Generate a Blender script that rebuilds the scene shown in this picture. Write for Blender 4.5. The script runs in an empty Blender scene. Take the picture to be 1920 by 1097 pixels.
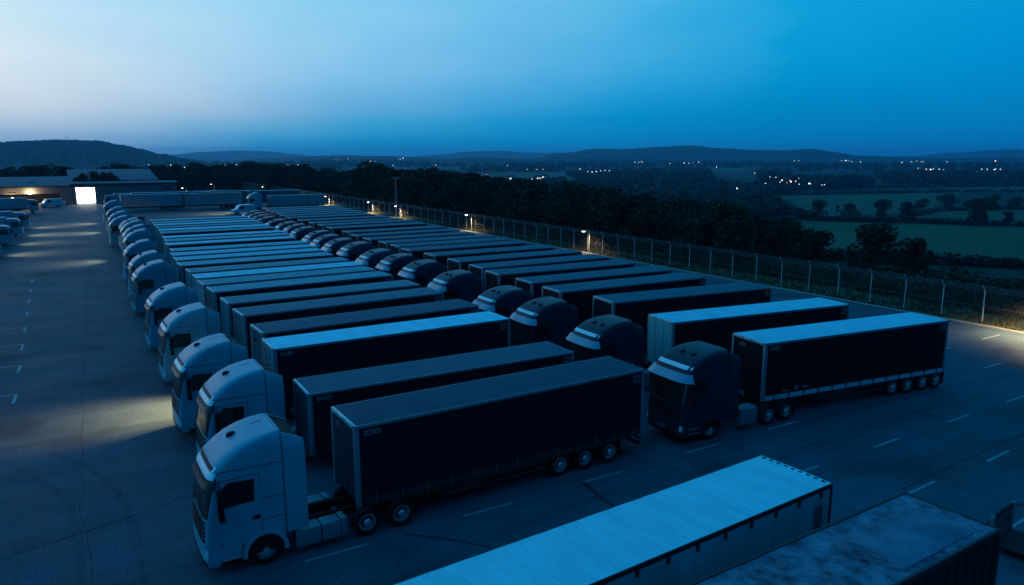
import bpy, bmesh, math, random
from mathutils import Vector, Matrix, noise
R = math.radians
rnd = random.Random(7)
scene = bpy.context.scene
COL = scene.collection

# ------------------------------------------------------------------ camera
F_PX, CX, CY, CAM_H = 1383.0, 960.0, 548.5, 13.3
PITCH, PSI = R(10.587), R(31.583)
FW = Vector((math.sin(PSI) * math.cos(PITCH), math.cos(PSI) * math.cos(PITCH), -math.sin(PITCH)))
RT = Vector((math.cos(PSI), -math.sin(PSI), 0))
UP = RT.cross(FW)
cam_d = bpy.data.cameras.new('camera')
cam = bpy.data.objects.new('camera', cam_d)
COL.objects.link(cam)
cam.location = (0, 0, CAM_H)
cam.rotation_euler = (R(90) - PITCH, 0, -PSI)
cam_d.sensor_width = 36
cam_d.lens = F_PX / 1920 * 36
cam_d.clip_end = 40000
cam_d.clip_start = 0.2
scene.camera = cam

def ray(px, py):
    return FW + RT * ((px - CX) / F_PX) - UP * ((py - CY) / F_PX)

def gnd(px, py, z=0.0):
    d = ray(px, py)
    t = (z - CAM_H) / d.z
    return Vector((d.x * t, d.y * t, z))

# ------------------------------------------------------------------ colour helpers
def lin(c):
    c = c / 255.0
    return c / 12.92 if c <= 0.04045 else ((c + 0.055) / 1.055) ** 2.4
def srgb(r, g, b, k=1.0):
    return (lin(r) * k, lin(g) * k, lin(b) * k, 1)

# ------------------------------------------------------------------ materials
def mat(name):
    m = bpy.data.materials.new(name)
    m.use_nodes = True
    nt = m.node_tree
    return m, nt, nt.nodes['Principled BSDF']

def N(nt, t, **kw):
    n = nt.nodes.new(t)
    for k, v in kw.items():
        if k in n.inputs.keys() and not hasattr(n, k):
            n.inputs[k].default_value = v
        else:
            setattr(n, k, v)
    return n

def simple(name, col, rough=0.6, metal=0.0, var=0.25, scale=3.0, bump=0.0, spec=0.5, coat=0.0):
    """principled paint with a soft noise variation of its tone"""
    m, nt, b = mat(name)
    tc = N(nt, 'ShaderNodeTexCoord')
    nz = N(nt, 'ShaderNodeTexNoise')
    nz.inputs['Scale'].default_value = scale
    nz.inputs['Detail'].default_value = 6
    nt.links.new(tc.outputs['Object'], nz.inputs['Vector'])
    mx = N(nt, 'ShaderNodeMix', data_type='RGBA')
    c = Vector(col[:3])
    mx.inputs[6].default_value = (*(c * (1 - var)), 1)
    mx.inputs[7].default_value = (*(c * (1 + var)), 1)
    nt.links.new(nz.outputs['Fac'], mx.inputs[0])
    nt.links.new(mx.outputs[2], b.inputs['Base Color'])
    b.inputs['Roughness'].default_value = rough
    b.inputs['Metallic'].default_value = metal
    b.inputs['Specular IOR Level'].default_value = spec
    b.inputs['Coat Weight'].default_value = coat
    b.inputs['Coat Roughness'].default_value = 0.15
    if bump:
        bp = N(nt, 'ShaderNodeBump')
        bp.inputs['Strength'].default_value = bump
        nt.links.new(nz.outputs['Fac'], bp.inputs['Height'])
        nt.links.new(bp.outputs['Normal'], b.inputs['Normal'])
    return m

def emis(name, col, s):
    m, nt, b = mat(name)
    b.inputs['Base Color'].default_value = (0.8, 0.8, 0.8, 1)
    b.inputs['Emission Color'].default_value = (*col, 1)
    b.inputs['Emission Strength'].default_value = s
    m.cycles.emission_sampling = 'NONE'
    return m

M = {}
def object_paint(name, rough, coat, var, stain, spec=0.14, fine=None):
    """paint whose tone is the object's own colour, with dirt streaks"""
    m, nt, b = mat(name)
    oi = N(nt, 'ShaderNodeObjectInfo')
    tc = N(nt, 'ShaderNodeTexCoord')
    add = N(nt, 'ShaderNodeVectorMath', operation='MULTIPLY_ADD')
    nt.links.new(oi.outputs['Random'], add.inputs[0])
    add.inputs[1].default_value = (37, 53, 11)
    nt.links.new(tc.outputs['Object'], add.inputs[2])
    mp = N(nt, 'ShaderNodeMapping')
    mp.inputs['Scale'].default_value = stain
    nt.links.new(add.outputs[0], mp.inputs['Vector'])
    nz = N(nt, 'ShaderNodeTexNoise')
    nz.inputs['Scale'].default_value = 1.0
    nz.inputs['Detail'].default_value = 9
    nz.inputs['Roughness'].default_value = 0.62
    nt.links.new(mp.outputs[0], nz.inputs['Vector'])
    if fine:
        mp2 = N(nt, 'ShaderNodeMapping'); mp2.inputs['Scale'].default_value = fine
        nt.links.new(add.outputs[0], mp2.inputs['Vector'])
        n2 = N(nt, 'ShaderNodeTexNoise'); n2.inputs['Scale'].default_value = 1.0; n2.inputs['Detail'].default_value = 3
        nt.links.new(mp2.outputs[0], n2.inputs['Vector'])
        bl = N(nt, 'ShaderNodeMix', data_type='FLOAT'); bl.inputs[0].default_value = .42
        nt.links.new(nz.outputs['Fac'], bl.inputs[2]); nt.links.new(n2.outputs['Fac'], bl.inputs[3])
        src_ = bl.outputs[0]
    else: src_ = nz.outputs['Fac']
    mr = N(nt, 'ShaderNodeMapRange')
    mr.inputs[1].default_value = 0.32; mr.inputs[2].default_value = 0.68
    mr.inputs[3].default_value = 1 - var; mr.inputs[4].default_value = 1 + var * 0.35
    nt.links.new(src_, mr.inputs[0])
    sc = N(nt, 'ShaderNodeVectorMath', operation='SCALE')
    nt.links.new(oi.outputs['Color'], sc.inputs[0])
    nt.links.new(mr.outputs[0], sc.inputs['Scale'])
    nt.links.new(sc.outputs[0], b.inputs['Base Color'])
    b.inputs['Roughness'].default_value = rough
    b.inputs['Coat Weight'].default_value = coat
    b.inputs['Specular IOR Level'].default_value = spec
    b.inputs['Coat Roughness'].default_value = 0.2
    bp = N(nt, 'ShaderNodeBump')
    bp.inputs['Strength'].default_value = 0.06
    nt.links.new(nz.outputs['Fac'], bp.inputs['Height'])
    nt.links.new(bp.outputs['Normal'], b.inputs['Normal'])
    return m
M['cab_paint'] = object_paint('cab_paint', 0.42, 0.03, 0.14, (0.8, 0.8, 0.5), 0.12)
M['roof_sheet'] = object_paint('roof_sheet', 0.6, 0.0, 0.22, (1.7, .45, 1.0), .05, (17, .7, 1))
M['curtain'] = object_paint('curtain', 0.62, 0.0, 0.35, (2.6, 1.0, 0.12))
M['panel'] = object_paint('panel', 0.5, 0.0, 0.25, (0.7, 0.7, 0.3))
M['old_roof'] = object_paint('old_roof', 0.75, 0.0, 0.9, (1.1, 1.3, 1.0), .05, (4.5, 3.2, 1))
M['rail'] = simple('rail_metal', (0.20, 0.27, 0.31), 0.45, 0.3, 0.2, 2)
M['pale_rail'] = simple('pale_rail', (0.46, 0.56, 0.62), 0.5, 0.1, 0.25, 2)
M['buckle'] = simple('buckle_strap', (0.07, 0.075, 0.08), 0.5, 0.2, 0.4, 6)
M['rim_dark'] = simple('rim_dark', (0.07, 0.08, 0.09), 0.5, 0.2, 0.3, 5)
M['rail_dark'] = simple('rail_dark', (0.030, 0.032, 0.036), 0.55, 0.0, 0.3, 2, spec=.15)
M['black'] = simple('black_plastic', (0.012, 0.012, 0.013), 0.5, 0, 0.3, 5, spec=.15)
M['chassis'] = simple('chassis_black', (0.010, 0.010, 0.011), 0.7, 0, 0.4, 4, spec=.15)
M['rubber'] = simple('rubber', (0.012, 0.012, 0.012), 0.85, 0, 0.3, 8, spec=.15)
M['metal'] = simple('brushed_metal', (0.44, 0.52, 0.56), 0.3, 0.55, 0.15, 6)
M['tank'] = simple('tank_metal', (0.15, 0.20, 0.24), 0.45, 0.2, 0.2, 3)
M['galv'] = simple('galvanised', (0.42, 0.50, 0.54), 0.5, 0.2, 0.2, 4)
M['glass'] = simple('dark_glass', (0.008, 0.010, 0.011), 0.06, 0, 0.2, 2, spec=0.6)
M['screen_glass'] = simple('windscreen_glass', (0.012, 0.016, 0.014), 0.05, 0, 0.2, 2, spec=0.9)
M['lens'] = simple('lamp_lens', (0.75, 0.80, 0.84), 0.10, 0.1, 0.5, 14)
M['plate'] = simple('pale_plate', (0.15, 0.19, 0.22), 0.5, 0, 0.15, 8)
M['mark'] = simple('dark_marks', (0.02, 0.02, 0.025), 0.6, 0, 0.2, 8)
M['pale_panel'] = simple('pale_panel', (0.70, 0.74, 0.78), 0.35, 0, 0.05, 4)
M['red_lens'] = simple('red_lens', (0.25, 0.01, 0.01), 0.3, 0, 0.2, 5)
M['visor_pale'] = simple('visor_pale', (0.17, 0.30, 0.38), 0.3, 0, 0.1, 3)
M['visor_dark'] = simple('visor_dark', (0.03, 0.03, 0.03), 0.3, 0, 0.2, 3, spec=.15)
M['conc'] = simple('concrete', (0.27, 0.27, 0.26), 0.85, 0, 0.35, 1.5, 0.2)
M['clad'] = simple('cladding', (0.16, 0.165, 0.17), 0.6, 0.1, 0.2, 0.6)
M['wroof'] = simple('sheet_roof', (0.085, 0.13, 0.16), 0.8, 0.0, 0.25, 0.3, spec=.05)
M['bark'] = simple('bark', (0.05, 0.04, 0.03), 0.9, 0, 0.4, 2)
M['paint_mark'] = simple('road_paint', (0.19, 0.24, 0.26), 0.7, 0, 0.55, 5)
M['tar'] = simple('tar', (0.026, 0.034, 0.042), 0.8, 0, 0.5, 3, spec=.04)
M['brick'] = simple('render_wall', (0.3, 0.28, 0.25), 0.8, 0, 0.3, 1)
M['tiles'] = simple('roof_tiles', (0.08, 0.05, 0.045), 0.8, 0, 0.3, 1)
M['white_body'] = simple('white_body', (0.6, 0.62, 0.64), 0.4, 0, 0.1, 1, coat=0.2)
M['patch'] = simple('patched_sheet', (0.080, 0.15, 0.20), 0.7, 0, 0.8, 1.4, spec=.1)
M['rust'] = simple('dark_red_side', (0.02, 0.010, 0.010), 0.8, 0, 0.6, 2)

def tyre_mat():
    m, nt, b = mat('tyre_rubber_mark')
    tc = N(nt, 'ShaderNodeTexCoord')
    nz = N(nt, 'ShaderNodeTexNoise'); nz.inputs['Scale'].default_value = 1.3; nz.inputs['Detail'].default_value = 8
    nt.links.new(tc.outputs['Object'], nz.inputs['Vector'])
    mr = N(nt, 'ShaderNodeMapRange'); mr.inputs[1].default_value = .30; mr.inputs[2].default_value = .72; mr.inputs[3].default_value = 0; mr.inputs[4].default_value = .2
    nt.links.new(nz.outputs['Fac'], mr.inputs[0]); nt.links.new(mr.outputs[0], b.inputs['Alpha'])
    b.inputs['Base Color'].default_value = (.02, .026, .032, 1); b.inputs['Roughness'].default_value = .7; b.inputs['Specular IOR Level'].default_value = .03
    return m
M['tyre_mark'] = tyre_mat()
def trim_mat():
    m, nt, b = mat('worn_trim')
    tc = N(nt, 'ShaderNodeTexCoord')
    nz = N(nt, 'ShaderNodeTexNoise')
    nz.inputs['Scale'].default_value = 9; nz.inputs['Detail'].default_value = 4
    nt.links.new(tc.outputs['Object'], nz.inputs['Vector'])
    cr = N(nt, 'ShaderNodeValToRGB')
    cr.color_ramp.elements[0].position = 0.42; cr.color_ramp.elements[0].color = (0.05, 0.05, 0.06, 1)
    cr.color_ramp.elements[1].position = 0.52; cr.color_ramp.elements[1].color = (0.75, 0.75, 0.75, 1)
    nt.links.new(nz.outputs['Fac'], cr.inputs[0])
    nt.links.new(cr.outputs[0], b.inputs['Base Color'])
    b.inputs['Roughness'].default_value = 0.4
    return m
M['trim'] = trim_mat()

def foliage(name, a, c):
    m, nt, b = mat(name)
    geo = N(nt, 'ShaderNodeNewGeometry')
    cr = N(nt, 'ShaderNodeValToRGB')
    cr.color_ramp.elements[0].color = (*a, 1); cr.color_ramp.elements[1].color = (*c, 1)
    nt.links.new(geo.outputs['Random Per Island'], cr.inputs[0])
    nt.links.new(cr.outputs[0], b.inputs['Base Color'])
    b.inputs['Roughness'].default_value = 0.8
    b.inputs['Specular IOR Level'].default_value = 0.2
    return m
M['leaf'] = foliage('leaves', (0.010, 0.014, 0.006), (0.036, 0.042, 0.016))
M['leaf2'] = foliage('leaves_olive', (0.012, 0.016, 0.006), (0.046, 0.042, 0.016))
M['leaf_far'] = foliage('leaves_far', (0.008, 0.012, 0.007), (0.024, 0.030, 0.016))

def asphalt():
    m, nt, b = mat('asphalt')
    tc = N(nt, 'ShaderNodeTexCoord')
    def nz(scale, det, rough=0.6, vec=None):
        n = N(nt, 'ShaderNodeTexNoise')
        n.inputs['Scale'].default_value = scale; n.inputs['Detail'].default_value = det
        n.inputs['Roughness'].default_value = rough
        nt.links.new(vec or tc.outputs['Object'], n.inputs['Vector'])
        return n
    big = nz(0.045, 6); mid = nz(0.35, 8, 0.7); fine = nz(9.0, 5, 0.8)
    mp = N(nt, 'ShaderNodeMapping'); mp.inputs['Scale'].default_value = (0.05, 0.9, 1)
    mp.inputs['Rotation'].default_value = (0, 0, 0.08)
    nt.links.new(tc.outputs['Object'], mp.inputs['Vector'])
    streak = nz(0.8, 5, 0.6, mp.outputs[0])
    def mrange(n, a, c, lo, hi):
        r = N(nt, 'ShaderNodeMapRange')
        r.inputs[1].default_value = a; r.inputs[2].default_value = c
        r.inputs[3].default_value = lo; r.inputs[4].default_value = hi
        nt.links.new(n.outputs[0], r.inputs[0])
        return r
    a = mrange(big, 0.3, 0.7, 0.80, 1.2)
    c = mrange(mid, 0.3, 0.7, 0.80, 1.2)
    d = mrange(fine, 0.25, 0.75, 0.3, 1.7)
    e = mrange(streak, 0.3, 0.7, 0.84, 1.16)
    vor = N(nt, 'ShaderNodeTexVoronoi', feature='DISTANCE_TO_EDGE')
    vor.inputs['Scale'].default_value = 0.11
    dist = N(nt, 'ShaderNodeVectorMath', operation='MULTIPLY_ADD')
    nt.links.new(mid.outputs['Color'], dist.inputs[0])
    dist.inputs[1].default_value = (2.2, 2.2, 0)
    nt.links.new(tc.outputs['Object'], dist.inputs[2])
    nt.links.new(dist.outputs[0], vor.inputs['Vector'])
    f = mrange(vor, 0.0, 0.006, 0.75, 1.0)
    # dark tyre-worn and oily patches
    oil = nz(0.16, 4, 0.5)
    g = mrange(oil, 0.54, 0.70, 1.0, 0.55)
    cur = a
    for n in (c, d, e, f, g):
        mu = N(nt, 'ShaderNodeMath', operation='MULTIPLY')
        nt.links.new(cur.outputs[0], mu.inputs[0]); nt.links.new(n.outputs[0], mu.inputs[1])
        cur = mu
    sc = N(nt, 'ShaderNodeVectorMath', operation='SCALE')
    sc.inputs[0].default_value = ASPHALT
    nt.links.new(cur.outputs[0], sc.inputs['Scale'])
    nt.links.new(sc.outputs[0], b.inputs['Base Color'])
    rr = mrange(mid, 0.3, 0.7, 0.55, 0.8)
    nt.links.new(rr.outputs[0], b.inputs['Roughness'])
    b.inputs['Specular IOR Level'].default_value = 0.05
    bp = N(nt, 'ShaderNodeBump'); bp.inputs['Strength'].default_value = 0.25; bp.inputs['Distance'].default_value = 0.02
    nt.links.new(fine.outputs['Fac'], bp.inputs['Height'])
    nt.links.new(bp.outputs['Normal'], b.inputs['Normal'])
    return m
ASPHALT = (0.050, 0.082, 0.106)
M['asphalt'] = asphalt()

def grassy(name, c1, c2, scale, bump=0.4):
    m, nt, b = mat(name)
    tc = N(nt, 'ShaderNodeTexCoord')
    n1 = N(nt, 'ShaderNodeTexNoise'); n1.inputs['Scale'].default_value = scale; n1.inputs['Detail'].default_value = 10
    n1.inputs['Roughness'].default_value = 0.7
    nt.links.new(tc.outputs['Object'], n1.inputs['Vector'])
    cr = N(nt, 'ShaderNodeValToRGB')
    cr.color_ramp.elements[0].position = 0.3; cr.color_ramp.elements[0].color = (*c1, 1)
    cr.color_ramp.elements[1].position = 0.7; cr.color_ramp.elements[1].color = (*c2, 1)
    nt.links.new(n1.outputs['Fac'], cr.inputs[0]); nt.links.new(cr.outputs[0], b.inputs['Base Color'])
    b.inputs['Roughness'].default_value = 0.9
    b.inputs['Specular IOR Level'].default_value = 0.1
    bp = N(nt, 'ShaderNodeBump'); bp.inputs['Strength'].default_value = bump
    nt.links.new(n1.outputs['Fac'], bp.inputs['Height']); nt.links.new(bp.outputs['Normal'], b.inputs['Normal'])
    return m
M['terrain'] = grassy('rough_ground', (0.010, 0.015, 0.008), (0.028, 0.036, 0.018), 0.012)
M['verge'] = grassy('verge_grass', (0.018, 0.026, 0.010), (0.07, 0.08, 0.03), 0.8)
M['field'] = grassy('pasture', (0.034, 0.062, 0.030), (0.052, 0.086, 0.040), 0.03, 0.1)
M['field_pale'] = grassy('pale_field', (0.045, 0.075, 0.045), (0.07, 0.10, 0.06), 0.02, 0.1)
M['hill'] = grassy('wooded_slope', (0.010, 0.020, 0.018), (0.024, 0.040, 0.034), 0.02)

# ------------------------------------------------------------------ mesh builder
class MB:
    def __init__(s):
        s.v, s.f, s.m, s.mats = [], [], [], []
    def slot(s, m):
        if m not in s.mats: s.mats.append(m)
        return s.mats.index(m)
    def add(s, vs, fs, m):
        k = len(s.v); i = s.slot(m)
        s.v += [tuple(p) for p in vs]
        for f in fs:
            s.f.append(tuple(k + a for a in f)); s.m.append(i)
        return s
    def box(s, x0, x1, y0, y1, z0, z1, m, bev=0.0):
        if x0 > x1: x0, x1 = x1, x0
        if y0 > y1: y0, y1 = y1, y0
        if bev <= 0:
            vs = [(x, y, z) for z in (z0, z1) for y in (y0, y1) for x in (x0, x1)]
            fs = [(0, 2, 3, 1), (4, 5, 7, 6), (0, 1, 5, 4), (2, 6, 7, 3), (0, 4, 6, 2), (1, 3, 7, 5)]
            return s.add(vs, fs, m)
        bm = bmesh.new()
        bmesh.ops.create_cube(bm, size=1)
        for v in bm.verts:
            v.co = Vector(((x0 + x1) / 2 + v.co.x * (x1 - x0), (y0 + y1) / 2 + v.co.y * (y1 - y0), (z0 + z1) / 2 + v.co.z * (z1 - z0)))
        bmesh.ops.bevel(bm, geom=list(bm.edges), offset=bev, segments=2, affect='EDGES', profile=0.6)
        bm.verts.index_update()
        s.add([v.co for v in bm.verts], [[v.index for v in f.verts] for f in bm.faces], m)
        bm.free()
        return s
    def lathe(s, c, prof, m, seg=28, side=1):
        """rings about the y axis through c; prof = [(radius, y)]"""
        vs, fs = [], []
        for r, y in prof:
            for k in range(seg):
                a = 2 * math.pi * k / seg
                vs.append((c[0] + r * math.cos(a), c[1] + side * y, c[2] + r * math.sin(a)))
        for i in range(len(prof) - 1):
            for k in range(seg):
                k2 = (k + 1) % seg
                q = (i * seg + k, i * seg + k2, (i + 1) * seg + k2, (i + 1) * seg + k)
                fs.append(q if side > 0 else q[::-1])
        return s.add(vs, fs, m)
    def tube(s, pts, r, m, seg=8, r2=None):
        vs, fs = [], []
        n = len(pts); pts = [Vector(p) for p in pts]
        for i, p in enumerate(pts):
            t = (pts[min(i + 1, n - 1)] - pts[max(i - 1, 0)]).normalized()
            u = t.cross(Vector((0, 0, 1)))
            if u.length < 1e-3: u = Vector((1, 0, 0))
            u.normalize(); w = t.cross(u)
            rr = r if r2 is None else r + (r2 - r) * i / (n - 1)
            for k in range(seg):
                a = 2 * math.pi * k / seg
                vs.append(p + u * rr * math.cos(a) + w * rr * math.sin(a))
        for i in range(n - 1):
            for k in range(seg):
                k2 = (k + 1) % seg
                fs.append((i * seg + k, (i + 1) * seg + k, (i + 1) * seg + k2, i * seg + k2))
        fs.append(tuple(range(seg))); fs.append(tuple((n - 1) * seg + k for k in reversed(range(seg))))
        return s.add(vs, fs, m)
    def grid(s, rows, m, close=False):
        nr, nc = len(rows), len(rows[0])
        vs = [p for r in rows for p in r]
        fs = [(i * nc + j, i * nc + j + 1, (i + 1) * nc + j + 1, (i + 1) * nc + j) for i in range(nr - 1) for j in range(nc - 1)]
        return s.add(vs, fs, m)
    def shell(s, outer, inner, m):
        """closed thin plate between two point grids"""
        nr, nc = len(outer), len(outer[0])
        k = nr * nc
        vs = [p for r in outer for p in r] + [p for r in inner for p in r]
        I = lambda i, j: i * nc + j
        fs = []
        for i in range(nr - 1):
            for j in range(nc - 1):
                q = (I(i, j), I(i, j + 1), I(i + 1, j + 1), I(i + 1, j))
                fs.append(q); fs.append(tuple(k + a for a in q[::-1]))
        rim = [I(0, j) for j in range(nc)] + [I(i, nc - 1) for i in range(1, nr)] + [I(nr - 1, j) for j in range(nc - 2, -1, -1)] + [I(i, 0) for i in range(nr - 2, 0, -1)]
        for a, c in zip(rim, rim[1:] + rim[:1]):
            fs.append((a, k + a, k + c, c))
        return s.add(vs, fs, m)
    def prism(s, poly, y0, y1, m):
        """polygon in x,z extruded along y"""
        n = len(poly)
        vs = [(x, y0, z) for x, z in poly] + [(x, y1, z) for x, z in poly]
        fs = [tuple(range(n)), tuple(range(2 * n - 1, n - 1, -1))]
        for i in range(n):
            j = (i + 1) % n
            fs.append((i, n + i, n + j, j))
        return s.add(vs, fs, m)
    def build(s, name, parent=None, smooth=35, color=None, loc=None, fix=True):
        me = bpy.data.meshes.new(name)
        me.from_pydata(s.v, [], s.f)
        for m in s.mats: me.materials.append(M[m] if isinstance(m, str) else m)
        me.polygons.foreach_set('material_index', s.m)
        if fix:
            bm = bmesh.new(); bm.from_mesh(me)
            bmesh.ops.recalc_face_normals(bm, faces=bm.faces)
            bm.to_mesh(me); bm.free()
        if smooth:
            me.polygons.foreach_set('use_smooth', [True] * len(me.polygons))
            me.set_sharp_from_angle(angle=R(smooth))
        me.update()
        o = bpy.data.objects.new(name, me)
        COL.objects.link(o)
        if parent: o.parent = parent
        if color: o.color = (*color, 1)
        if loc: o.location = loc
        return o

def tag(o, label=None, cat=None, group=None, kind=None):
    if label: o['label'] = label
    if cat: o['category'] = cat
    if group: o['group'] = group
    if kind: o['kind'] = kind
    return o

def empty(name, loc=(0, 0, 0), rz=0.0):
    e = bpy.data.objects.new(name, None)
    e.empty_display_size = 0.3
    COL.objects.link(e)
    e.location = loc; e.rotation_euler = (0, 0, rz)
    return e

KIDS = {}
def copy_tree(o, parent=None, skip=()):
    c = o.copy(); COL.objects.link(c)
    if parent: c.parent = parent
    for ch in KIDS.get(o, o.children):
        if ch.name.split('.')[0] in skip: continue
        copy_tree(ch, c, skip)
    return c

ORD = ['first', 'second', 'third', 'fourth', 'fifth', 'sixth', 'seventh', 'eighth', 'ninth', 'tenth', 'eleventh', 'twelfth',
       'thirteenth', 'fourteenth', 'fifteenth', 'sixteenth', 'seventeenth', 'eighteenth', 'nineteenth', 'twentieth']

# ------------------------------------------------------------------ lorry parts (kingpin at the origin, cab towards -x)
class Cab:
    """levels: z, x of the front, half width, depth of the rounded front"""
    def __init__(s, x0, back, lv, n=5.2):
        s.x0, s.xb, s.lv, s.n = x0, back, lv, n
    def at(s, z):
        lv = s.lv
        if z <= lv[0][0]: return lv[0][1:]
        for a, c in zip(lv, lv[1:]):
            if z <= c[0]:
                t = (z - a[0]) / (c[0] - a[0])
                return [p + (q - p) * t for p, q in zip(a[1:], c[1:])]
        return lv[-1][1:]
    def front(s, z, th, off=0.0):
        xf, w, d = s.at(z)
        sn, cs = math.sin(th), math.cos(th)
        e = 2 / s.n
        y = (w + off * abs(sn)) * math.copysign(abs(sn) ** e, sn)
        x = s.x0 + xf + d * (1 - abs(cs) ** e) - off * cs
        return (x, y, z)
    def body(s, zs, m):
        ths = [R(-90 + 180 * k / 26) for k in range(27)]
        mb = MB(); rows = []
        for z in zs:
            w = s.at(z)[1]
            xb = s.x0 + s.xb
            row = [(xb, 0, z), (xb, -w + 0.08, z), (xb - 0.08, -w, z)] + [s.front(z, t) for t in ths] + [(xb - 0.08, w, z), (xb, w - 0.08, z), (xb, 0, z)]
            rows.append(row)
        mb.grid(rows, m)
        n = len(rows[0])
        mb.add(rows[0], [tuple(range(n - 1))], m)
        mb.add(rows[-1], [tuple(range(n - 1))], m)
        return mb
    def band(s, z0, z1, t0, t1, o0, o1, m, nz=6, nt=22, inner=-0.01):
        """curved plate over the front between two heights and angles; o0/o1 offsets at z0/z1"""
        outer, inn = [], []
        for i in range(nz):
            k = i / (nz - 1); z = z0 + (z1 - z0) * k
            ths = [R(t0 + (t1 - t0) * j / (nt - 1)) for j in range(nt)]
            outer.append([s.front(z, t, o0 + (o1 - o0) * k) for t in ths])
            inn.append([s.front(z, t, inner) for t in ths])
        return MB().shell(outer, inn, m)

def wheel_proto(c, side, parent, holes=True, r=0.51, deep=False):
    e = MB()
    y = c[1]
    e_obj = MB().lathe((c[0], y, c[2]), [(0.12, -0.02), (0.135, 0.02), (0.10, 0.06), (0.0, 0.07)], 'metal', 14, side).build('wheel', parent)
    t = MB().lathe((c[0], y, c[2]), [(r * .57, -.30), (r * .97, -.30), (r, -.26), (r, -.04), (r * .97, 0.0), (r * .80, .02), (r * .60, .0), (r * .57, -.05)], 'rubber', 30, side)
    t.build('tyre', e_obj)
    ri = MB()
    if deep:
        prof = [(r * .6, 0.005), (r * .555, 0.01), (r * .53, -.05), (r * .46, -.13), (r * .30, -.15), (.12, -.12), (0.0, -.12)]
    else:
        prof = [(r * .6, 0.005), (r * .555, 0.012), (r * .52, -.03), (r * .42, .03), (r * .30, .045), (.12, .05), (0.0, .05)]
    cut = 4 if deep else 3
    ri.lathe((c[0], y, c[2]), prof[:cut], 'metal', 30, side)
    ri.lathe((c[0], y, c[2]), prof[cut - 1:], 'rim_dark' if deep else 'metal', 30, side)
    if holes:
        rr = r * (.47 if not deep else .38); dd = -.005 if not deep else -.138
        for k in range(8):
            a = 2 * math.pi * k / 8
            cx, cz = c[0] + rr * math.cos(a), c[2] + rr * math.sin(a)
            ri.lathe((cx, y, cz), [(0.022, dd), (0.022, dd + .022), (0.0, dd + .022)], 'black', 8, side)
    ri.build('rim', e_obj)
    return e_obj

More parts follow.
